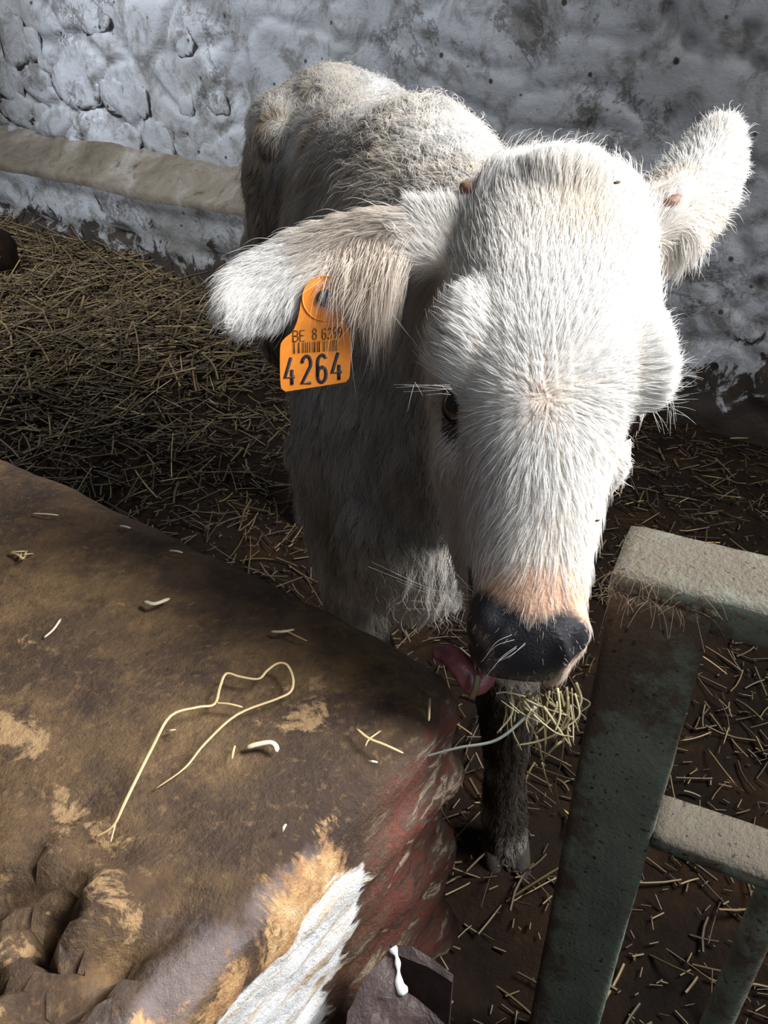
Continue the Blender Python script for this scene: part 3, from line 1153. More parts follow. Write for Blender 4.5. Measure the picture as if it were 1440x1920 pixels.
# carve nostrils, mouth line and eye sockets
for sg in (-1, 1):
    a = (w - sg * .0255) + (s - .334) * 0.45 * -sg
    b = (s - .334)
    k = np.exp(-(a / .0062) ** 2 - (b / .013) ** 2 - ((n + .016) / .022) ** 2)
    BV -= (HN * 0.55 + HW * sg * 0.5)[None] * (0.013 * k)[:, None]
    k = np.exp(-((s - .187) / .014) ** 2 - ((n + .014) / .012) ** 2) * sstep(.035, .05, sg * w)
    BV -= HW[None] * (sg * 0.007 * k)[:, None]
k = np.exp(-((n + .056) / .004) ** 2) * sstep(.27, .29, s)
BV -= BN * (0.006 * k)[:, None]
body_me.vertices.foreach_set('co', BV.astype(np.float32).ravel())
body_me.update()

nm = nose_mask(w, s, n)
skin = np.tile(np.array(lin(206, 194, 180)[:3]), (NV, 1))
pinkn = np.array(lin(214, 172, 144)[:3])
pb = sstep(.288, .304, s) * hd
skin = skin * (1 - pb[:, None]) + pinkn * pb[:, None]
inner = nm[:, None]
skin = skin * (1 - inner) + np.array(lin(50, 50, 54)[:3]) * inner
eyepatch = (np.exp(-((s - .194) / .026) ** 2 - ((n + .018) / .021) ** 2) * (np.abs(w) > .035) * (w < 0))[:, None]
eyepatch = np.clip(eyepatch * 1.4, 0, 1)
skin = skin * (1 - eyepatch) + np.array(lin(58, 50, 54)[:3]) * eyepatch
legd = (sstep(.42, .30, BV[:, 2]))[:, None]
skin = skin * (1 - legd) + np.array(lin(44, 36, 29)[:3]) * legd
calf = empty('calf', (.03, 1.1, 0.0))
body_me.polygons.foreach_set('use_smooth', np.ones(len(body_me.polygons), bool))
body_me.materials.clear()
body = link('body', body_me, M_SKIN, calf)
cattr(body_me, 'skin', skin)
fattr(body_me, 'nose', nm)
tag(calf, 'young cream white calf with an orange ear tag lowering its head to the trough', 'calf')

# hooves
M_HOOF = mat_plain('hoof_horn', lin(38, 31, 24), 0.85, 0.4, 60, 0.5)
for P in FLEG + HLEG:
    c = np.array(P[-1])
    V1_, F1_ = [], []
    pr = []
    for sx in (-1, 1):
        rg = []
        for z, a, b, fy in ((.0, .017, .036, -.012), (.012, .0165, .034, -.009), (.03, .0150, .029, -.002), (.046, .013, .023, .004)):
            rg.append(ring((c[0] + sx * .0165, c[1] + fy, z + float(floor_z(c[0], c[1])) - (0.030 if c[1] < .7 else 0.004)), np.array([1, 0, 0]), np.array([0, 1, 0]), a, b, 14, 2.3))
        pr.append(loft(rg))
    Vh, Fh = merge(pr)
    mesh('hoof', Vh, Fh, M_HOOF, calf)

# eyes
ME = Mat('wet_eye', 0.08)
ME.color(lin(26, 18, 16))
ME.b.inputs['Coat Weight'].default_value = 0.6
for sg in (-1, 1):
    Ve, Fe = ellipsoid(head(sg * .0535, .188, -.016), (.0125, .0145, .0135), AX, 24, 16)
    mesh('eye', Ve, Fe, ME.m, calf)

# horn buds
M_BUD = mat_plain('horn_bud', lin(134, 96, 78), 0.5, 0.35, 120, 0.3)
relb = BV - CAM
zb = relb @ CAM_F
ub, vb = relb @ CAM_R / zb * FPX + 720, 960 - relb @ CAM_U / zb * FPX


def surf(px, py, head_only=True):
    m = np.where((hd > .25) if head_only else (zb > 0), (ub - px) ** 2 + (vb - py) ** 2 + ((zb - .5) * 260) ** 2, 1e9)
    return BV[int(np.argmin(m))]


for sg, px, py in ((-1, 862, 345), (1, 1243, 385)):
    c = surf(px, py)
    ax2 = nrm(-HL * .55 + HW * sg * .75 + HN * .15)
    axx = nrm(np.cross(ax2, HN))
    Ve, Fe = ellipsoid(c + ax2 * .005, (.0056, .0056, .0095), [axx, np.cross(ax2, axx), ax2], 16, 12)
    mesh('horn_bud', Ve, Fe, M_BUD, calf)

# tongue curling out of the left of the mouth onto the stone
MT = Mat('tongue', 0.35)
MT.color(MT.ramp(MT.noise(90, 4, 0.6), [(0.35, lin(112, 62, 68)), (0.65, lin(156, 94, 98))]))
MT.bump(MT.noise(500, 2, 0.5), 0.3, 0.001)
P = resample([head(-.010, .325, -.058), cpt(905, 1268, .548), cpt(884, 1276, .546), cpt(866, 1250, .546), cpt(842, 1228, .550), cpt(814, 1222, .556)], 6)
Vt, Ft = tube(P, np.interp(np.linspace(0, 1, len(P)), [0, .5, .8, 1], [.009, .0085, .0078, .0045]), 18, up=tuple(HN), flat=0.75)
mesh('tongue', Vt, Ft, MT.m, calf)

# ------------------------------------------------------------------ the calf: coat
body_me.calc_loop_triangles()
NT = len(body_me.loop_triangles)
TI = np.empty(NT * 3, np.int32)
body_me.loop_triangles.foreach_get('vertices', TI)
TI = TI.reshape(-1, 3)
BN = np.empty(NV * 3, np.float32)
body_me.vertex_normals.foreach_get('vector', BN)
BN = BN.reshape(-1, 3).astype(float)
tv = BV[TI]
tc_ = tv.mean(1)
ta = 0.5 * np.linalg.norm(np.cross(tv[:, 1] - tv[:, 0], tv[:, 2] - tv[:, 0]), axis=1)
tn = nrm(BN[TI].mean(1))

w, s, n, el, er, hd, tl_, tr_ = regions(tc_)
ears = el | er
nmk = nose_mask(w, s, n)
view = nrm(CAM - tc_)
facing = np.sum(view * tn, 1)
dens = np.where(ears, 1.3, np.where(hd > 0.5, 1.75, 0.52)) * 1e6
dens = np.where((hd <= 0.5) & ~ears & (tc_[:, 2] < .42), 0.22e6, dens)
dens *= np.where(facing > -0.25, 1.0, 0.30)
dens *= np.where((~ears) & (hd < .5) & (tc_[:, 1] > 1.25) & (tc_[:, 2] < .6), 0.5, 1)
dens *= 1 - nmk * 0.985
eyez = np.exp(-((s - .194) / .022) ** 2 - ((n + .016) / .016) ** 2) * (np.abs(w) > .040)
dens *= 1 - np.clip(eyez * 1.5, 0, .97)
pinkband = sstep(.296, .308, s) * hd * (n > -.03) * (1 - nmk)
dens *= 1 - 0.55 * pinkband
Nh = int((dens * ta).sum())
cum = np.cumsum(dens * ta)
pick = np.searchsorted(cum, rng.uniform(0, cum[-1], Nh))
r1, r2 = np.sqrt(rng.uniform(0, 1, Nh)), rng.uniform(0, 1, Nh)
bc = np.stack([1 - r1, r1 * (1 - r2), r1 * r2], 1)
R0 = np.einsum('ij,ijk->ik', bc, BV[TI[pick]])
N0 = nrm(np.einsum('ij,ijk->ik', bc, BN[TI[pick]]))
w, s, n, el, er, hd, tl_, tr_ = regions(R0)
ears = el | er
nmk = nose_mask(w, s, n)

# ---- growth direction
WH = (-.007, .196)                                  # hair whorl on the forehead
dw, ds = w - WH[0], s - WH[1]
sw = 0.25 * np.exp(-(dw ** 2 + ds ** 2) / .03 ** 2)
rad = np.outer(dw - ds * sw, HW) + np.outer(ds + dw * sw, HL)
rad = nrm(rad)
cheek = sstep(-.020, -.050, n)[:, None]
d_head = rad * (1 - cheek) + nrm(HL * 0.75 - HN * 0.65) * cheek
lowface = sstep(.235, .275, s)[:, None] * (1 - cheek)
d_head = d_head * (1 - lowface) + nrm(np.outer(np.sign(w) * sstep(0, .02, np.abs(w)) * .55, HW) + HL * 0.8) * lowface
pol = sstep(.06, .0, s)[:, None]
d_head = d_head + pol * (-HL * 0.3 + HN * 0.5)
back_d = nrm(np.array([-.16, 1.0, -.15]))
side = sstep(.85, .35, N0[:, 2])[:, None]
d_body = back_d * (1 - side * 0.75) + np.array([0, 0.1, -1.0]) * side * 0.95
front = sstep(1.05, .85, R0[:, 1])[:, None]
d_body = d_body * (1 - front * side) + np.array([-.05, -.05, -1.0]) * front * side


def ear_dir(C, ti, R):
    T = nrm(np.gradient(C, axis=0))
    k = np.clip((ti * (len(C) - 1)).round().astype(int), 0, len(C) - 1)
    out = R - C[k]
    t = T[k]
    out = out - np.sum(out * t, 1)[:, None] * t
    return t, out / 0.03


tL, oL = ear_dir(EL2, tl_, R0)
tR, oR = ear_dir(ER2, tr_, R0)
d_ear = np.where(el[:, None], tL * 0.8 + oL * 0.55 - CAM_U * 0.25, tR * 0.55 + oR * 0.95)
lowear = (oL @ CAM_U < 0.30) & el & (tl_ > .22 + .05 * rng.uniform(0, 1, Nh)) & (tl_ < .50 + .09 * rng.uniform(0, 1, Nh)) & (N0 @ CAM_F < 0.25)
d_ear = np.where(lowear[:, None], -CAM_U * 1.0 + tL * 0.12 - CAM_F * 0.35, d_ear)
D = np.where(ears[:, None], d_ear, d_head * hd[:, None] + d_body * (1 - hd[:, None]))
# slow wander of the lie of the coat
wob = np.stack([vnoise(R0 * 38, 1), vnoise(R0 * 38, 2), vnoise(R0 * 38, 3)], 1)
wob2 = np.stack([vnoise(R0 * 110, 4), vnoise(R0 * 110, 5), vnoise(R0 * 110, 6)], 1)
bodyness = (1 - hd) * (~ears)
D = nrm(D) + wob * (0.20 + 0.50 * bodyness)[:, None] + wob2 * (0.07 + 0.40 * bodyness)[:, None]
D = nrm(D - np.sum(D * N0, 1)[:, None] * N0)

# ---- length, lift
Lh = 0.0165 + 0.004 * sstep(.12, .02, s) + 0.013 * sstep(.05, -.005, s)
Lh = Lh - 0.0040 * sstep(.20, .29, s) - 0.003 * sstep(.28, .315, s)
Lh = Lh + 0.005 * cheek[:, 0]
dist_wh = np.sqrt(dw ** 2 + ds ** 2)
Lh = Lh * (0.45 + 0.55 * sstep(.004, .035, dist_wh))
brow = np.exp(-((s - .175) / .022) ** 2) * sstep(.045, .060, np.abs(w)) * (n > -.02)
Lh = Lh + 0.006 * brow
Lb = 0.031 + 0.008 * vnoise(R0 * 20, 8)
Lb = np.where(R0[:, 2] < .40, 0.013, Lb)
Le = np.where(el, 0.020, 0.019)
rim = np.linalg.norm(np.where(el[:, None], oL, oR), axis=1)
Le = Le + 0.010 * sstep(.6, 1.1, rim)
# long hair hanging from the mouth of the tagged ear
low = lowear
Le = np.where(low, 0.026 + 0.030 * rng.uniform(0, 1, Nh) ** 1.5 + 0.012 * sstep(.50, .36, tl_), Le)
Lr = np.where(ears, Le, Lh * hd + Lb * (1 - hd))
Lr = Lr * rng.uniform(0.6, 1.18, Nh)
stray = rng.uniform(0, 1, Nh) < 0.02
Lr = np.where(stray, Lr * 1.45, Lr)
Lr = np.where(nmk > 0.4, 0.007, Lr)
lift = 0.19 + 0.17 * rng.uniform(0, 1, Nh)
lift = lift + 0.45 * sstep(.05, -.005, s) * hd + 0.34 * bodyness + 0.20 * ears
lift = lift - 0.10 * lowface[:, 0]
lift = lift + np.where(stray, 0.22, 0)
lift = lift + 0.35 * np.exp(-(dist_wh / .012) ** 2) * hd
grav = np.where(low, 0.55, np.where(ears, 0.12, 0.08 + 0.12 * bodyness))
curl = np.where(ears, 0.05, 0.04 + 0.10 * bodyness)

K = 6
t = np.linspace(0, 1, K)
jit = rng.normal(0, 1.0, (Nh, 3)) * (0.05 + 0.05 * bodyness)[:, None]
cl, sl = np.cos(lift), np.sin(lift)
PH = R0[:, None, :] - N0[:, None, :] * 0.0008 + (Lr * 1.0)[:, None, None] * (
    (D + jit)[:, None, :] * (cl[:, None] * t)[:, :, None]
    + N0[:, None, :] * (sl[:, None] * (t - 0.45 * t ** 2))[:, :, None]
    + np.array([0, 0, -1.0]) * (grav[:, None] * t ** 2)[:, :, None])
sidev = nrm(np.cross(D, N0))
ph = rng.uniform(0, 6.28, Nh)
PH += sidev[:, None, :] * (Lr * curl)[:, None, None] * (np.sin(ph[:, None] + t * 7.0) - np.sin(ph)[:, None])[:, :, None] * t[None, :, None]
# ---- clumping into locks
cs = np.where(ears, 0.0065, np.where(hd > .5, 0.0070, 0.0130))
cell = np.floor((R0 + wob2 * 0.0022) / cs[:, None]).astype(np.int64)
key = (cell[:, 0] * 73856093) ^ (cell[:, 1] * 19349663) ^ (cell[:, 2] * 83492791)
_, inv = np.unique(key, return_inverse=True)
cntc = np.bincount(inv).astype(float)
strength = np.where(low, 0.8, np.where(ears, 0.50, np.where(hd > .5, 0.55, 0.85))) * rng.uniform(0.3, 1.2, Nh)
strength = np.where(stray, 0.1, strength)
for k in range(1, K):
    for a_ in range(3):
        m = np.bincount(inv, weights=PH[:, k, a_]) / cntc
        PH[:, k, a_] += (m[inv] - PH[:, k, a_]) * strength * t[k] ** 1.3

# ---- colour of every hair
def mixc(c, col, f):
    return c * (1 - f[:, None]) + np.array(lin(*col)[:3]) * f[:, None]


white = np.array(lin(242, 241, 238)[:3])
HC = np.tile(white, (Nh, 1))
HC = mixc(HC, (226, 208, 180), np.clip(0.25 + 0.5 * vnoise(R0 * 14, 31), 0, .6) * 0.6)
tanp = np.exp(-((w - .020) / .032) ** 2 - ((s - .055) / .034) ** 2) * hd
HC = mixc(HC, (222, 198, 160), np.clip(tanp * 0.65, 0, .65))
HC = mixc(HC, (214, 164, 136), np.exp(-(dist_wh / .006) ** 2) * hd * .8)
HC = mixc(HC, (222, 192, 160), cheek[:, 0] * hd * 0.55)
HC = mixc(HC, (224, 184, 152), sstep(.286, .310, s) * hd * 0.75)
HC = mixc(HC, (226, 196, 164), (el & (tl_ < .65)) * sstep(.9, .2, np.abs(tl_ - .42) * 2.6) * 0.7)
HC = mixc(HC, (216, 184, 150), low * 0.45 * rng.uniform(0, 1, Nh))
HC = mixc(HC, (232, 208, 178), (er & (tr_ < .5)) * 0.6)
# dirty rump and legs, darker flank
lockt = rng.uniform(0, 1, len(cntc))[inv]
dirt = (0.35 + 1.2 * lockt) * sstep(.74, .98, R0[:, 1]) * sstep(.08, -.05, R0[:, 0]) * np.clip(0.55 + 0.9 * vnoise(R0 * 16, 33) + 0.5 * vnoise(R0 * 50, 34), 0, 1)
dirt = dirt * np.maximum(sstep(.885, .80, R0[:, 2] + .02 * vnoise(R0 * 25, 39)), sstep(1.25, 1.35, R0[:, 1]) * sstep(-.09, -.14, R0[:, 0]))
HC = mixc(HC, (132, 104, 72), np.clip(dirt * 1.05, 0, .90))
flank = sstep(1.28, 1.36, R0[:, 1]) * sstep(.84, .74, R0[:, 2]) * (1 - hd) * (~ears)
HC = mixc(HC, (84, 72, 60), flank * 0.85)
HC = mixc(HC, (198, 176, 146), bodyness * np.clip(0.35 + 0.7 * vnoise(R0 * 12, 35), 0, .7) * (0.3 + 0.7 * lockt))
legm = sstep(.43, .30, R0[:, 2])
HC = mixc(HC, (46, 38, 29), legm * np.clip(0.85 + 0.4 * vnoise(R0 * 30, 36), 0, .97))
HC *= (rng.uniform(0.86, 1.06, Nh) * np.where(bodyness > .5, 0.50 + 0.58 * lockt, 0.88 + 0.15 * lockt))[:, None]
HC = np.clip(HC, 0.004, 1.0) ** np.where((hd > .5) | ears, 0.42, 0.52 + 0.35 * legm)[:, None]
HC = np.clip(HC, 0.01, 0.975)

RAD = np.where(hd > .5, 0.000155, np.where(ears, 0.00018, 0.00026))
taper = np.array([1.0, 1.0, .9, .75, .5, .18])


def hair_object(name, P, rad, col, parent):
    n_, k_ = P.shape[:2]
    hc = bpy.data.hair_curves.new(name)
    hc.add_curves([k_] * n_)
    hc.points.foreach_set('position', P.astype(np.float32).ravel())
    ra = hc.attributes.get('radius') or hc.attributes.new('radius', 'FLOAT', 'POINT')
    ra.data.foreach_set('value', rad.astype(np.float32).ravel())
    ca = hc.attributes.new('hcol', 'FLOAT_COLOR', 'CURVE')
    v = np.ones((n_, 4), np.float32)
    v[:, :3] = col
    ca.data.foreach_set('color', v.ravel())
    return link(name, hc, M_FUR, parent)


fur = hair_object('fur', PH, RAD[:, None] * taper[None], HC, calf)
tag(fur, 'shaggy cream white coat', kind='stuff')
print('hairs', Nh, 'body verts', NV)

# whiskers and eyelashes: drawn one by one
wl = [((890, 1112, .515), (840, 1078, .512), (793, 1028, .512)), ((888, 1118, .515), (840, 1108, .512), (780, 1108, .512)), ((880, 1133, .515), (830, 1130, .512), (775, 1126, .514)), ((882, 1140, .515), (820, 1142, .512), (755, 1140, .514)),
      ((892, 1115, .515), (850, 1072, .510), (808, 1046, .51)), ((884, 1125, .517), (800, 1105, .514), (690, 1062, .514)), ((870, 1160, .52), (830, 1168, .518), (798, 1196, .518)), ((880, 1125, .517), (810, 1115, .514), (742, 1088, .514)),
      ((968, 1215, .488), (935, 1240, .482), (912, 1268, .48)), ((985, 1205, .486), (960, 1228, .480), (935, 1240, .478)), ((960, 1190, .486), (930, 1205, .48), (905, 1240, .48))]
ll = [((845, 726, .500), (800, 722, .496), (738, 721, .495)), ((848, 730, .500), (805, 727, .496), (758, 722, .495)), ((845, 740, .500), (825, 738, .496), (798, 741, .495)), ((776, 722, .51), (770, 745, .506), (764, 772, .505)), ((735, 585, .57), (760, 620, .55), (800, 670, .52)),
      ((1252, 735, .500), (1258, 765, .497), (1257, 805, .496)), ((1248, 738, .500), (1252, 770, .497), (1250, 800, .496)), ((1256, 732, .500), (1262, 760, .497), (1263, 795, .496)), ((1225, 775, .500), (1232, 795, .497), (1238, 812, .496)), ((1230, 770, .500), (1240, 790, .497), (1246, 815, .496)),
      ((1285, 700, .50), (1300, 690, .498), (1333, 655, .497)), ((1286, 706, .50), (1300, 700, .498), (1318, 697, .497)), ((1262, 745, .50), (1285, 740, .498), (1312, 736, .497)), ((1262, 762, .50), (1285, 764, .498), (1305, 770, .497)), ((1262, 774, .50), (1285, 780, .498), (1302, 792, .497))]
for nm_, lst, lab in (('whiskers', wl, None), ('eyelashes', ll, None)):
    PW = []
    for tri in lst:
        c = resample([cpt(*q) for q in tri], 4)
        PW.append(c)
        PW.append(c + rng.normal(0, .0012, 3) + np.outer(np.linspace(0, 1, len(c)), rng.normal(0, .004, 3)))
    PW = np.array(PW)
    tp = np.linspace(1, .3, PW.shape[1])
    hair_object(nm_, PW, np.full(len(PW), .00009)[:, None] * tp[None], np.tile(np.array([.93, .91, .87]), (len(PW), 1)), calf)

# hair snagged on the rough top of the gate post
ns = 130
sa = np.concatenate([rng.uniform(-0.002, 0.03, 85), rng.uniform(0.03, 0.066, 45)])
sb = np.where(rng.uniform(0, 1, ns) < .75, rng.normal(0.004, .003, ns), rng.uniform(0.004, 0.06, ns))
S0 = GO + np.outer(sa, G1) + np.outer(sb, G2) + np.outer(np.where(sb < .004, .6735, .6845) - .001, EZ)
dirs = nrm(rng.normal(size=(ns, 3)) + np.array([-.3, -.4, .1]))
ln = rng.uniform(.006, .020, ns)
tq = np.linspace(0, 1, 6)
bn = nrm(rng.normal(size=(ns, 3)))
PS = S0[:, None] + dirs[:, None] * (ln[:, None] * tq)[:, :, None] + bn[:, None] * (ln[:, None] * .35 * tq ** 2)[:, :, None] - EZ * (ln[:, None] * .5 * tq ** 2)[:, :, None]
sn = hair_object('snagged_hair', PS, np.full((ns, 6), .00008), np.tile(np.array([.42, .34, .25]), (ns, 1)), gate)
tag(sn, 'pale calf hair snagged on the weld', kind='stuff')

# ------------------------------------------------------------------ ear tag
TZ = 0.586
to = empty('ear_tag', cpt(592, 640, TZ))
tag(to, 'orange plastic ear tag printed 4264 hanging from the shaggy ear', 'ear tag')
TX = nrm(CAM_R * 0.990 + CAM_U * 0.120 + CAM_F * 0.05)
TY = nrm(CAM_U - (CAM_U @ TX) * TX + CAM_F * 0.06)
TN = nrm(np.cross(TX, TY))
tc0 = cpt(592, 640, TZ)


def tp_(px, py):
    """pixel of the flat tag drawing -> tag plane (metres)"""
    d_ = ray(px, py)
    k_ = (TN @ (tc0 - CAM)) / (TN @ d_)
    r_ = CAM + d_ * k_ - tc0
    return np.array([r_ @ TX, r_ @ TY])


outl = [(536, 734), (528, 728), (526, 715), (525, 690), (525, 660), (527, 643), (536, 632), (548, 622), (556, 605), (561, 585), (564, 565), (568, 545), (578, 532), (592, 524), (608, 522), (624, 527), (636, 540), (641, 560), (642, 580), (646, 600), (653, 616), (657, 632), (658, 660), (657, 690), (655, 708), (650, 714), (640, 718)]
pl = resample(np.array([tp_(*q) for q in outl] + [tp_(*outl[0])]), 3)[:-1]
bm = bmesh.new()


def tw(x, y, z):
    return tc0 + TX * x + TY * y + TN * (z + 6.0 * 0 * x * x)


vs_ = [bm.verts.new(tw(x, y, 0.0)) for x, y in pl]
f_ = bm.faces.new(vs_)
ex = bmesh.ops.extrude_face_region(bm, geom=[f_])
for e_ in ex['geom']:
    if isinstance(e_, bmesh.types.BMVert):
        e_.co += Vector(TN * -0.0018)
bmesh.ops.recalc_face_normals(bm, faces=bm.faces)
bmesh.ops.triangulate(bm, faces=[q for q in bm.faces if len(q.verts) > 4])
me = bpy.data.meshes.new('tag_plate')
bm.to_mesh(me)
bm.free()
sgn = 1 if TN @ CAM_F < 0 else -1
M_ORANGE = mat_plain('orange_plastic', lin(242, 146, 50), 0.4, 0.12, 90, 0.05)
link('tag_plate', me, M_ORANGE, to)
M_INK = mat_plain('tag_ink', lin(34, 36, 52), 0.6, 0.3, 300)
M_INK2 = mat_plain('tag_laser_print', lin(92, 70, 34), 0.6, 0.2, 300)


def stroke(name, pts, wd, mat, z=0.0004):
    """flat printed strokes in the tag plane"""
    parts_ = []
    for seg in pts:
        S = np.array([tp_(*q) for q in seg])
        P = np.array([tc0 + TX * a + TY * b + TN * sgn * z for a, b in S])
        parts_.append(tube(P if len(P) > 2 else np.linspace(P[0], P[1], 3), wd, 6, up=tuple(TN), flat=0.15))
    Vq, Fq = merge(parts_)
    return mesh(name, Vq, Fq, mat, to)


def arc(cx, cy, rx, ry, a0, a1, m=14):
    return [(cx + rx * math.cos(math.radians(a)), cy + ry * math.sin(math.radians(a))) for a in np.linspace(a0, a1, m)]


def glyph(ch, x, y, w_, h_):
    """polyline strokes of a digit or letter; x,y = top left in the tag drawing, slope follows the tag"""
    g = {'4': [[(.62, 0), (0, .72), (1, .72)], [(.72, .45), (.72, 1)]],
         '2': [arc(.5, .28, .46, .28, 190, 385, 12) + [(0.02, 1), (.98, 1)]],
         '6': [[(.86, .14)] + arc(.5, .26, .44, .26, -30, -180, 8) + [(.06, .74)] + arc(.5, .72, .44, .28, 180, -180, 18)],
         'B': [[(0, 0), (0, 1)], [(0, 0)] + arc(.5, .24, .38, .24, -90, 90, 8) + [(0, .48)], [(0, .48)] + arc(.5, .74, .45, .26, -90, 90, 8) + [(0, 1)]],
         'E': [[(1, 0), (0, 0), (0, 1), (1, 1)], [(0, .48), (.8, .48)]],
         '8': [arc(.5, .24, .40, .24, 0, 360, 16), arc(.5, .74, .46, .26, 0, 360, 16)],
         '3': [arc(.45, .25, .45, .25, 200, 450, 12) + arc(.45, .75, .5, .25, -90, 160, 12)],
         '9': [arc(.5, .28, .44, .28, 0, 360, 18), [(.94, .28), (.90, .66), (.35, 1)]]}[ch]
    out_ = []
    for seg in g:
        out_.append([(x + a * w_, y + b * h_ - 0.14 * a * w_) for a, b in seg])
    return out_


for ch, x, y in (('4', 535, 672), ('2', 566, 669), ('6', 595, 667), ('4', 623, 663)):
    stroke('printed_digit', glyph(ch, x, y, 18, 51), 0.00115, M_INK)
for ch, x, y, ww in (('B', 550, 621, 10), ('E', 563, 620, 9), ('8', 586, 617, 8), ('6', 604, 617, 8), ('3', 615, 616, 7), ('9', 625, 615, 7), ('9', 634, 614, 7)):
    stroke('printed_character', glyph(ch, x, y, ww, 20), 0.00036, M_INK2)
bars = []
x = 550.0
while x < 635:
    wd = random.choice([0.8, 0.8, 1.4, 2.0])
    yy = 643 - (x - 550) * 0.06
    bars.append(([(x, yy), (x, yy + 20)], wd))
    x += wd * 2 + random.choice([0.9, 1.5, 2.2])
prt = []
for seg, wd in bars:
    S = [tp_(*q) for q in seg]
    P = np.array([tc0 + TX * a + TY * b + TN * sgn * 0.0004 for a, b in S])
    prt.append(tube(np.linspace(P[0], P[1], 3), wd * 0.00019, 4, up=tuple(TN), flat=0.2))
Vq, Fq = merge(prt)
mesh('printed_barcode', Vq, Fq, M_INK2, to)
cst = tp_(610, 560)
cw_ = tc0 + TX * cst[0] + TY * cst[1]
P = np.array([cw_ + TX * .0165 * math.cos(a) + TY * .0165 * math.sin(a) + TN * sgn * .0003 for a in np.linspace(0, 2 * math.pi, 40)])
Vq, Fq = tube(P, 0.0006, 6, up=tuple(TN), flat=0.6)
mesh('stud_rim', Vq, Fq, M_ORANGE, to)
rg = [ring(cw_ + TN * sgn * z, TX, TY, r_, r_, 24) for z, r_ in ((-.012, .0062), (.0012, .0064), (.0022, .0058), (.0024, .003))]
Vq, Fq = loft(rg)
mesh('stud', Vq, Fq, mat_plain('grey_plastic_stud', lin(78, 82, 92), 0.4, 0.3, 200), to)

# ------------------------------------------------------------------ hay in the mouth
M_HAY = mat_straw('pale_hay', lin(116, 104, 70), lin(200, 190, 150), use_attr=False)
M_BLADE = mat_plain('grey_green_hay', lin(196, 202, 190), 0.5, 0.15, 80)
hay = empty('hay_wisp', cpt(1010, 1310, .53))
tag(hay, 'wisp of pale hay hanging from the calf mouth', 'hay')
stems = [[(1080, 1280), (1090, 1310), (1084, 1330)], [(1062, 1288), (1066, 1330), (1064, 1375), (1070, 1400)], [(1045, 1290), (1050, 1340), (1040, 1372)], [(1010, 1292), (1018, 1340), (1022, 1400), (1018, 1440)],
         [(1070, 1345), (1050, 1372), (1010, 1390), (967, 1398)], [(1060, 1385), (1040, 1400), (1022, 1420)], [(990, 1330), (975, 1331), (958, 1333)], [(1078, 1300), (1086, 1335), (1080, 1350), (1065, 1362), (1070, 1372)],
         [(1030, 1295), (1024, 1330), (1026, 1356)], [(1058, 1385), (1052, 1430), (1042, 1470), (1050, 1510)], [(1016, 1430), (1024, 1460), (1036, 1490)], [(960, 1305), (985, 1312), (1005, 1300), (1020, 1305)],
         [(950, 1310), (948, 1340), (938, 1375)], [(1000, 1340), (1020, 1358), (1046, 1376), (1075, 1382)], [(1036, 1345), (1054, 1362), (1070, 1366)], [(1072, 1290), (1074, 1325), (1078, 1355)], [(930, 1300), (950, 1298), (985, 1306)], [(1005, 1380), (1012, 1405), (1018, 1430)],
         [(1022, 1300), (1030, 1318), (1046, 1330), (1062, 1340), (1076, 1352)]]
for k in range(26):
    x0, y0 = rng.uniform(935, 1085), rng.uniform(1285, 1330)
    a_ = rng.normal(1.5, 0.55)
    l_ = rng.uniform(30, 90)
    b_ = rng.normal(0, 8)
    stems.append([(x0, y0), (x0 + l_ * .5 * math.cos(a_) + b_, y0 + l_ * .5 * math.sin(a_)), (min(1088, x0 + l_ * math.cos(a_)), y0 + l_ * math.sin(a_))])
for k, sg_ in enumerate(stems):
    zc = 0.535 + 0.014 * math.sin(k * 2.3)
    P = resample([cpt(px, py, zc + 0.06 * max(0, py - 1400) / 100) for px, py in sg_], 5)
    Vq, Fq = tube(P, np.linspace(1, .6, len(P)) * (0.0011 if k in (0, 1, 4) else 0.00045 + 0.0003 * (k % 3)), 6, up=tuple(CAM_F), flat=0.5)
    mesh('hay_stem', Vq, Fq, M_HAY, hay)
P = resample([cpt(1004, 1325, .528), cpt(985, 1345, .53), cpt(930, 1388, .535), cpt(860, 1402, .54), cpt(800, 1418, .545), cpt(764, 1430, .548)], 8)
P[:, 2] = np.maximum(P[:, 2], 0.0)
Vq, Fq = tube(P, np.interp(np.linspace(0, 1, len(P)), [0, .2, 1], [.0013, .0012, .0006]), 6, up=tuple(CAM_F), flat=0.4)
o = mesh('long_blade', Vq, Fq, M_BLADE, hay)
tag(o, 'long grey green blade reaching over the stone edge')
P = resample([cpt(895, 1265, .53), cpt(892, 1290, .53), cpt(884, 1310, .533)], 6)
Vq, Fq = tube(P, .0022, 6, up=tuple(CAM_F), flat=0.25)
mesh('hay_flake', Vq, Fq, M_HAY, hay)

# ------------------------------------------------------------------ loose straw on the trough stone
M_PALE = mat_plain('pale_dry_straw', lin(206, 182, 134), 0.5, 0.18, 60)
M_WHITE = mat_plain('bleached_husk', lin(226, 212, 184), 0.55, 0.2, 90)


def straw_on(name, pxs, rad, mat, heights=None, flat=0.5, parent=None, label=None, cat=None):
    hs = heights if heights is not None else [0.002] * len(pxs)
    P = resample([on_block(px, py, h_) for (px, py), h_ in zip(pxs, hs)], 5)
    rr = np.interp(np.linspace(0, 1, len(P)), [0, .1, .9, 1], [rad * .6, rad, rad * .9, rad * .4])
    Vq, Fq = tube(P, rr, 6, up=(0, 0, 1), flat=flat)
    o = mesh(name, Vq, Fq, mat, parent)
    if label:
        tag(o, label, cat)
    return o


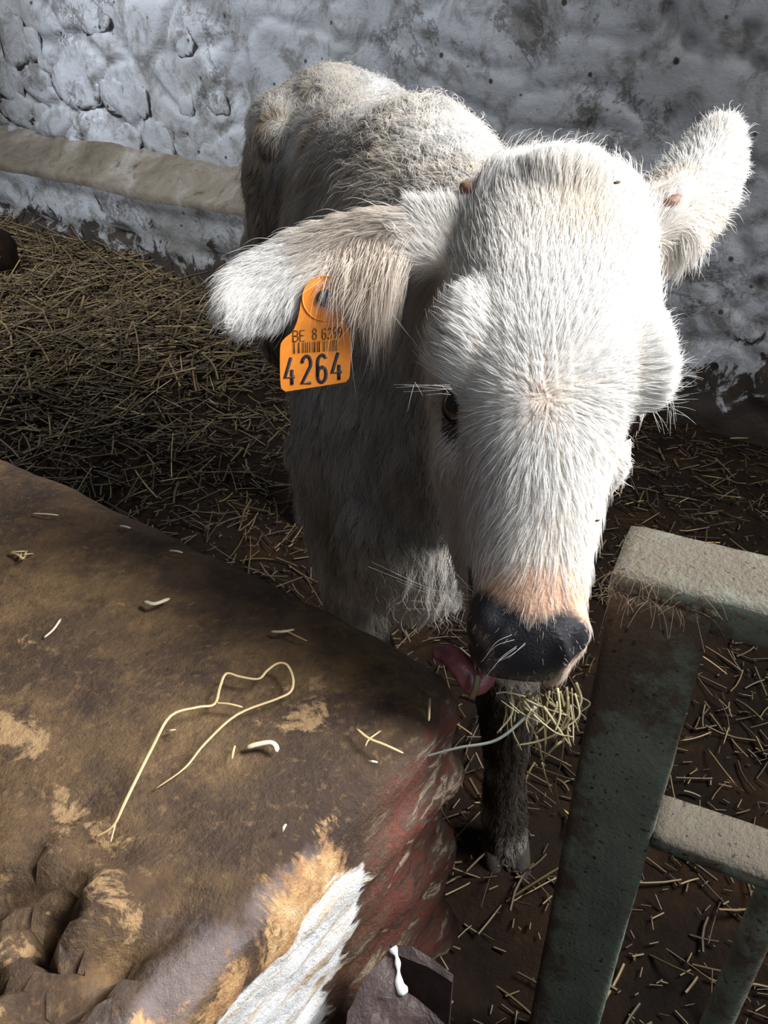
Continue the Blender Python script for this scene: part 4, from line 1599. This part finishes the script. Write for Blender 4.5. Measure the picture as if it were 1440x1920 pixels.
root = empty('bent_straw', on_block(370, 1330, 0))
tag(root, 'long pale bent straw looped on top of the trough stone', 'straw')
straw_on('stem', [(178, 1570), (212, 1548), (236, 1500), (285, 1402), (320, 1342), (370, 1326), (402, 1320), (412, 1288), (424, 1263), (450, 1269), (484, 1273), (500, 1258), (520, 1244), (538, 1247), (549, 1272), (545, 1296), (520, 1310), (444, 1340), (384, 1394), (346, 1440), (290, 1480)],
         0.00115, M_PALE, [.001, .004, .009, .013, .013, .009, .006, .006, .007, .006, .005, .006, .007, .007, .006, .005, .005, .006, .006, .005, .002], parent=root)
straw_on('side_blade', [(404, 1318), (430, 1320), (455, 1326)], 0.0010, M_PALE, [.006, .006, .004], parent=root)
straw_on('split_tip', [(216, 1545), (212, 1560), (207, 1580)], 0.0006, M_PALE, [.004, .003, .001], parent=root)

chips = [('straw_bit', [(668, 1366), (690, 1384), (720, 1396), (756, 1412)], .0012, M_PALE, 'split straw piece lying near the right rim of the trough stone'),
         ('straw_bit', [(684, 1400), (692, 1386), (714, 1370)], .0007, M_PALE, 'thin curved straw crossing the split straw piece near the stone rim'),
         ('straw_bit', [(508, 1184), (530, 1184), (552, 1180)], .0014, M_WHITE, 'pale short straw below the calf chest on the stone back edge'),
         ('straw_bit', [(530, 1180), (555, 1192), (576, 1202)], .0007, M_PALE, 'fine straw crossing the pale short straw near the stone back edge'),
         ('husk_chip', [(270, 1128), (290, 1132), (318, 1122)], .0022, M_WHITE, 'white husk chip on the stone left of centre near its back edge'),
         ('curled_husk', [(462, 1402), (480, 1396), (505, 1392), (516, 1398), (519, 1410)], .0021, M_WHITE, 'white curled husk lying below the looped straw on the stone'),
         ('straw_bit', [(806, 1308), (805, 1330), (804, 1352)], .0009, M_PALE, 'upright straw piece at the stone corner under the tongue'),
         ('straw_bit', [(312, 1372), (330, 1368)], .0008, M_PALE, 'tiny straw bit inside the loop of the long bent straw'),
         ('straw_bit', [(440, 1398), (434, 1424)], .0009, M_PALE, 'tiny upright straw bit left of the curled white husk'),
         ('straw_bit', [(528, 1560), (536, 1545)], .0010, M_WHITE, 'tiny pale straw bit on the lower middle of the stone'),
         ('straw_bit', [(690, 1428), (708, 1429)], .0010, M_WHITE, 'tiny pale straw bit just below the split straw piece'),
         ('husk_chip', [(224, 986), (245, 990)], .0014, M_WHITE, 'small pale chip high on the stone near the back edge'),
         ('husk_chip', [(318, 1032), (343, 1036)], .0014, M_WHITE, 'small pale chip on the stone in front of the calf chest'),
         ('husk_chip', [(82, 1196), (100, 1180), (114, 1160)], .0011, M_WHITE, 'slanting white sliver on the left of the stone'),
         ('husk_chip', [(60, 963), (110, 966)], .0010, M_WHITE, 'thin white sliver near the stone back edge at far left')]
for nm_, pts, r_, mt, lab in chips:
    if len(pts) == 2:
        pts = [pts[0], ((pts[0][0] + pts[1][0]) / 2, (pts[0][1] + pts[1][1]) / 2 - 1), pts[1]]
    hs = [.0015 + .002 * math.sin(math.pi * i / (len(pts) - 1)) for i in range(len(pts))]
    straw_on(nm_, pts, r_, mt, hs, 0.45, None, lab, 'straw' if 'straw' in nm_ else 'husk')
# little heap of splinters at far left
root = empty('splinter_heap', on_block(46, 1042, 0))
tag(root, 'small heap of pale splinters at the left of the stone', 'splinters')
for k in range(7):
    a = rng.uniform(0, 3.14)
    cx, cy = 44 + rng.normal(0, 7), 1042 + rng.normal(0, 3)
    l_ = rng.uniform(9, 18)
    straw_on('splinter', [(cx - l_ * math.cos(a), cy - l_ * .5 * math.sin(a)), (cx, cy), (cx + l_ * math.cos(a), cy + l_ * .5 * math.sin(a))], .0010, M_PALE, [.001, .003 + k * .0005, .002], parent=root)

# chaff on the calf and a clod at the left
M_CHAFF = mat_plain('chaff', lin(120, 100, 70), 0.6, 0.3, 100)
for (px, py, zc, r_, lab) in ((1157, 342, .535, .0026, 'grey chaff flake on the calf poll'), (1120, 976, .478, .0016, 'brown chaff speck on the calf nose bridge')):
    c = cpt(px, py, zc)
    Vq, Fq = ellipsoid(c, (r_, r_ * .45, .0006), [nrm(CAM_R + CAM_U * .25), nrm(CAM_U - CAM_R * .25), CAM_F], 10, 6)
    Vq = Vq + 0.0004 * fbm(Vq * 900, 2, 7)[:, None]
    tag(mesh('chaff_flake', Vq, Fq, M_CHAFF), lab, 'chaff')
c = at_z(8, 505, float(floor_z(-1.6, 3.2)))
bm = bmesh.new()
bmesh.ops.create_icosphere(bm, subdivisions=4, radius=1.0)
P = np.array([v.co[:] for v in bm.verts])
P = P * (1 + 0.25 * fbm(P * 1.7, 4, 110))[:, None] * np.array([.10, .10, .12])
for v, p in zip(bm.verts, P):
    v.co = p + c + np.array([-.04, 0, .045])
me = bpy.data.meshes.new('muck_clod')
bm.to_mesh(me)
bm.free()
me.polygons.foreach_set('use_smooth', [True] * len(me.polygons))
tag(link('muck_clod', me, M_FLOOR), 'dark muck clod on the straw at the far left', 'clod')
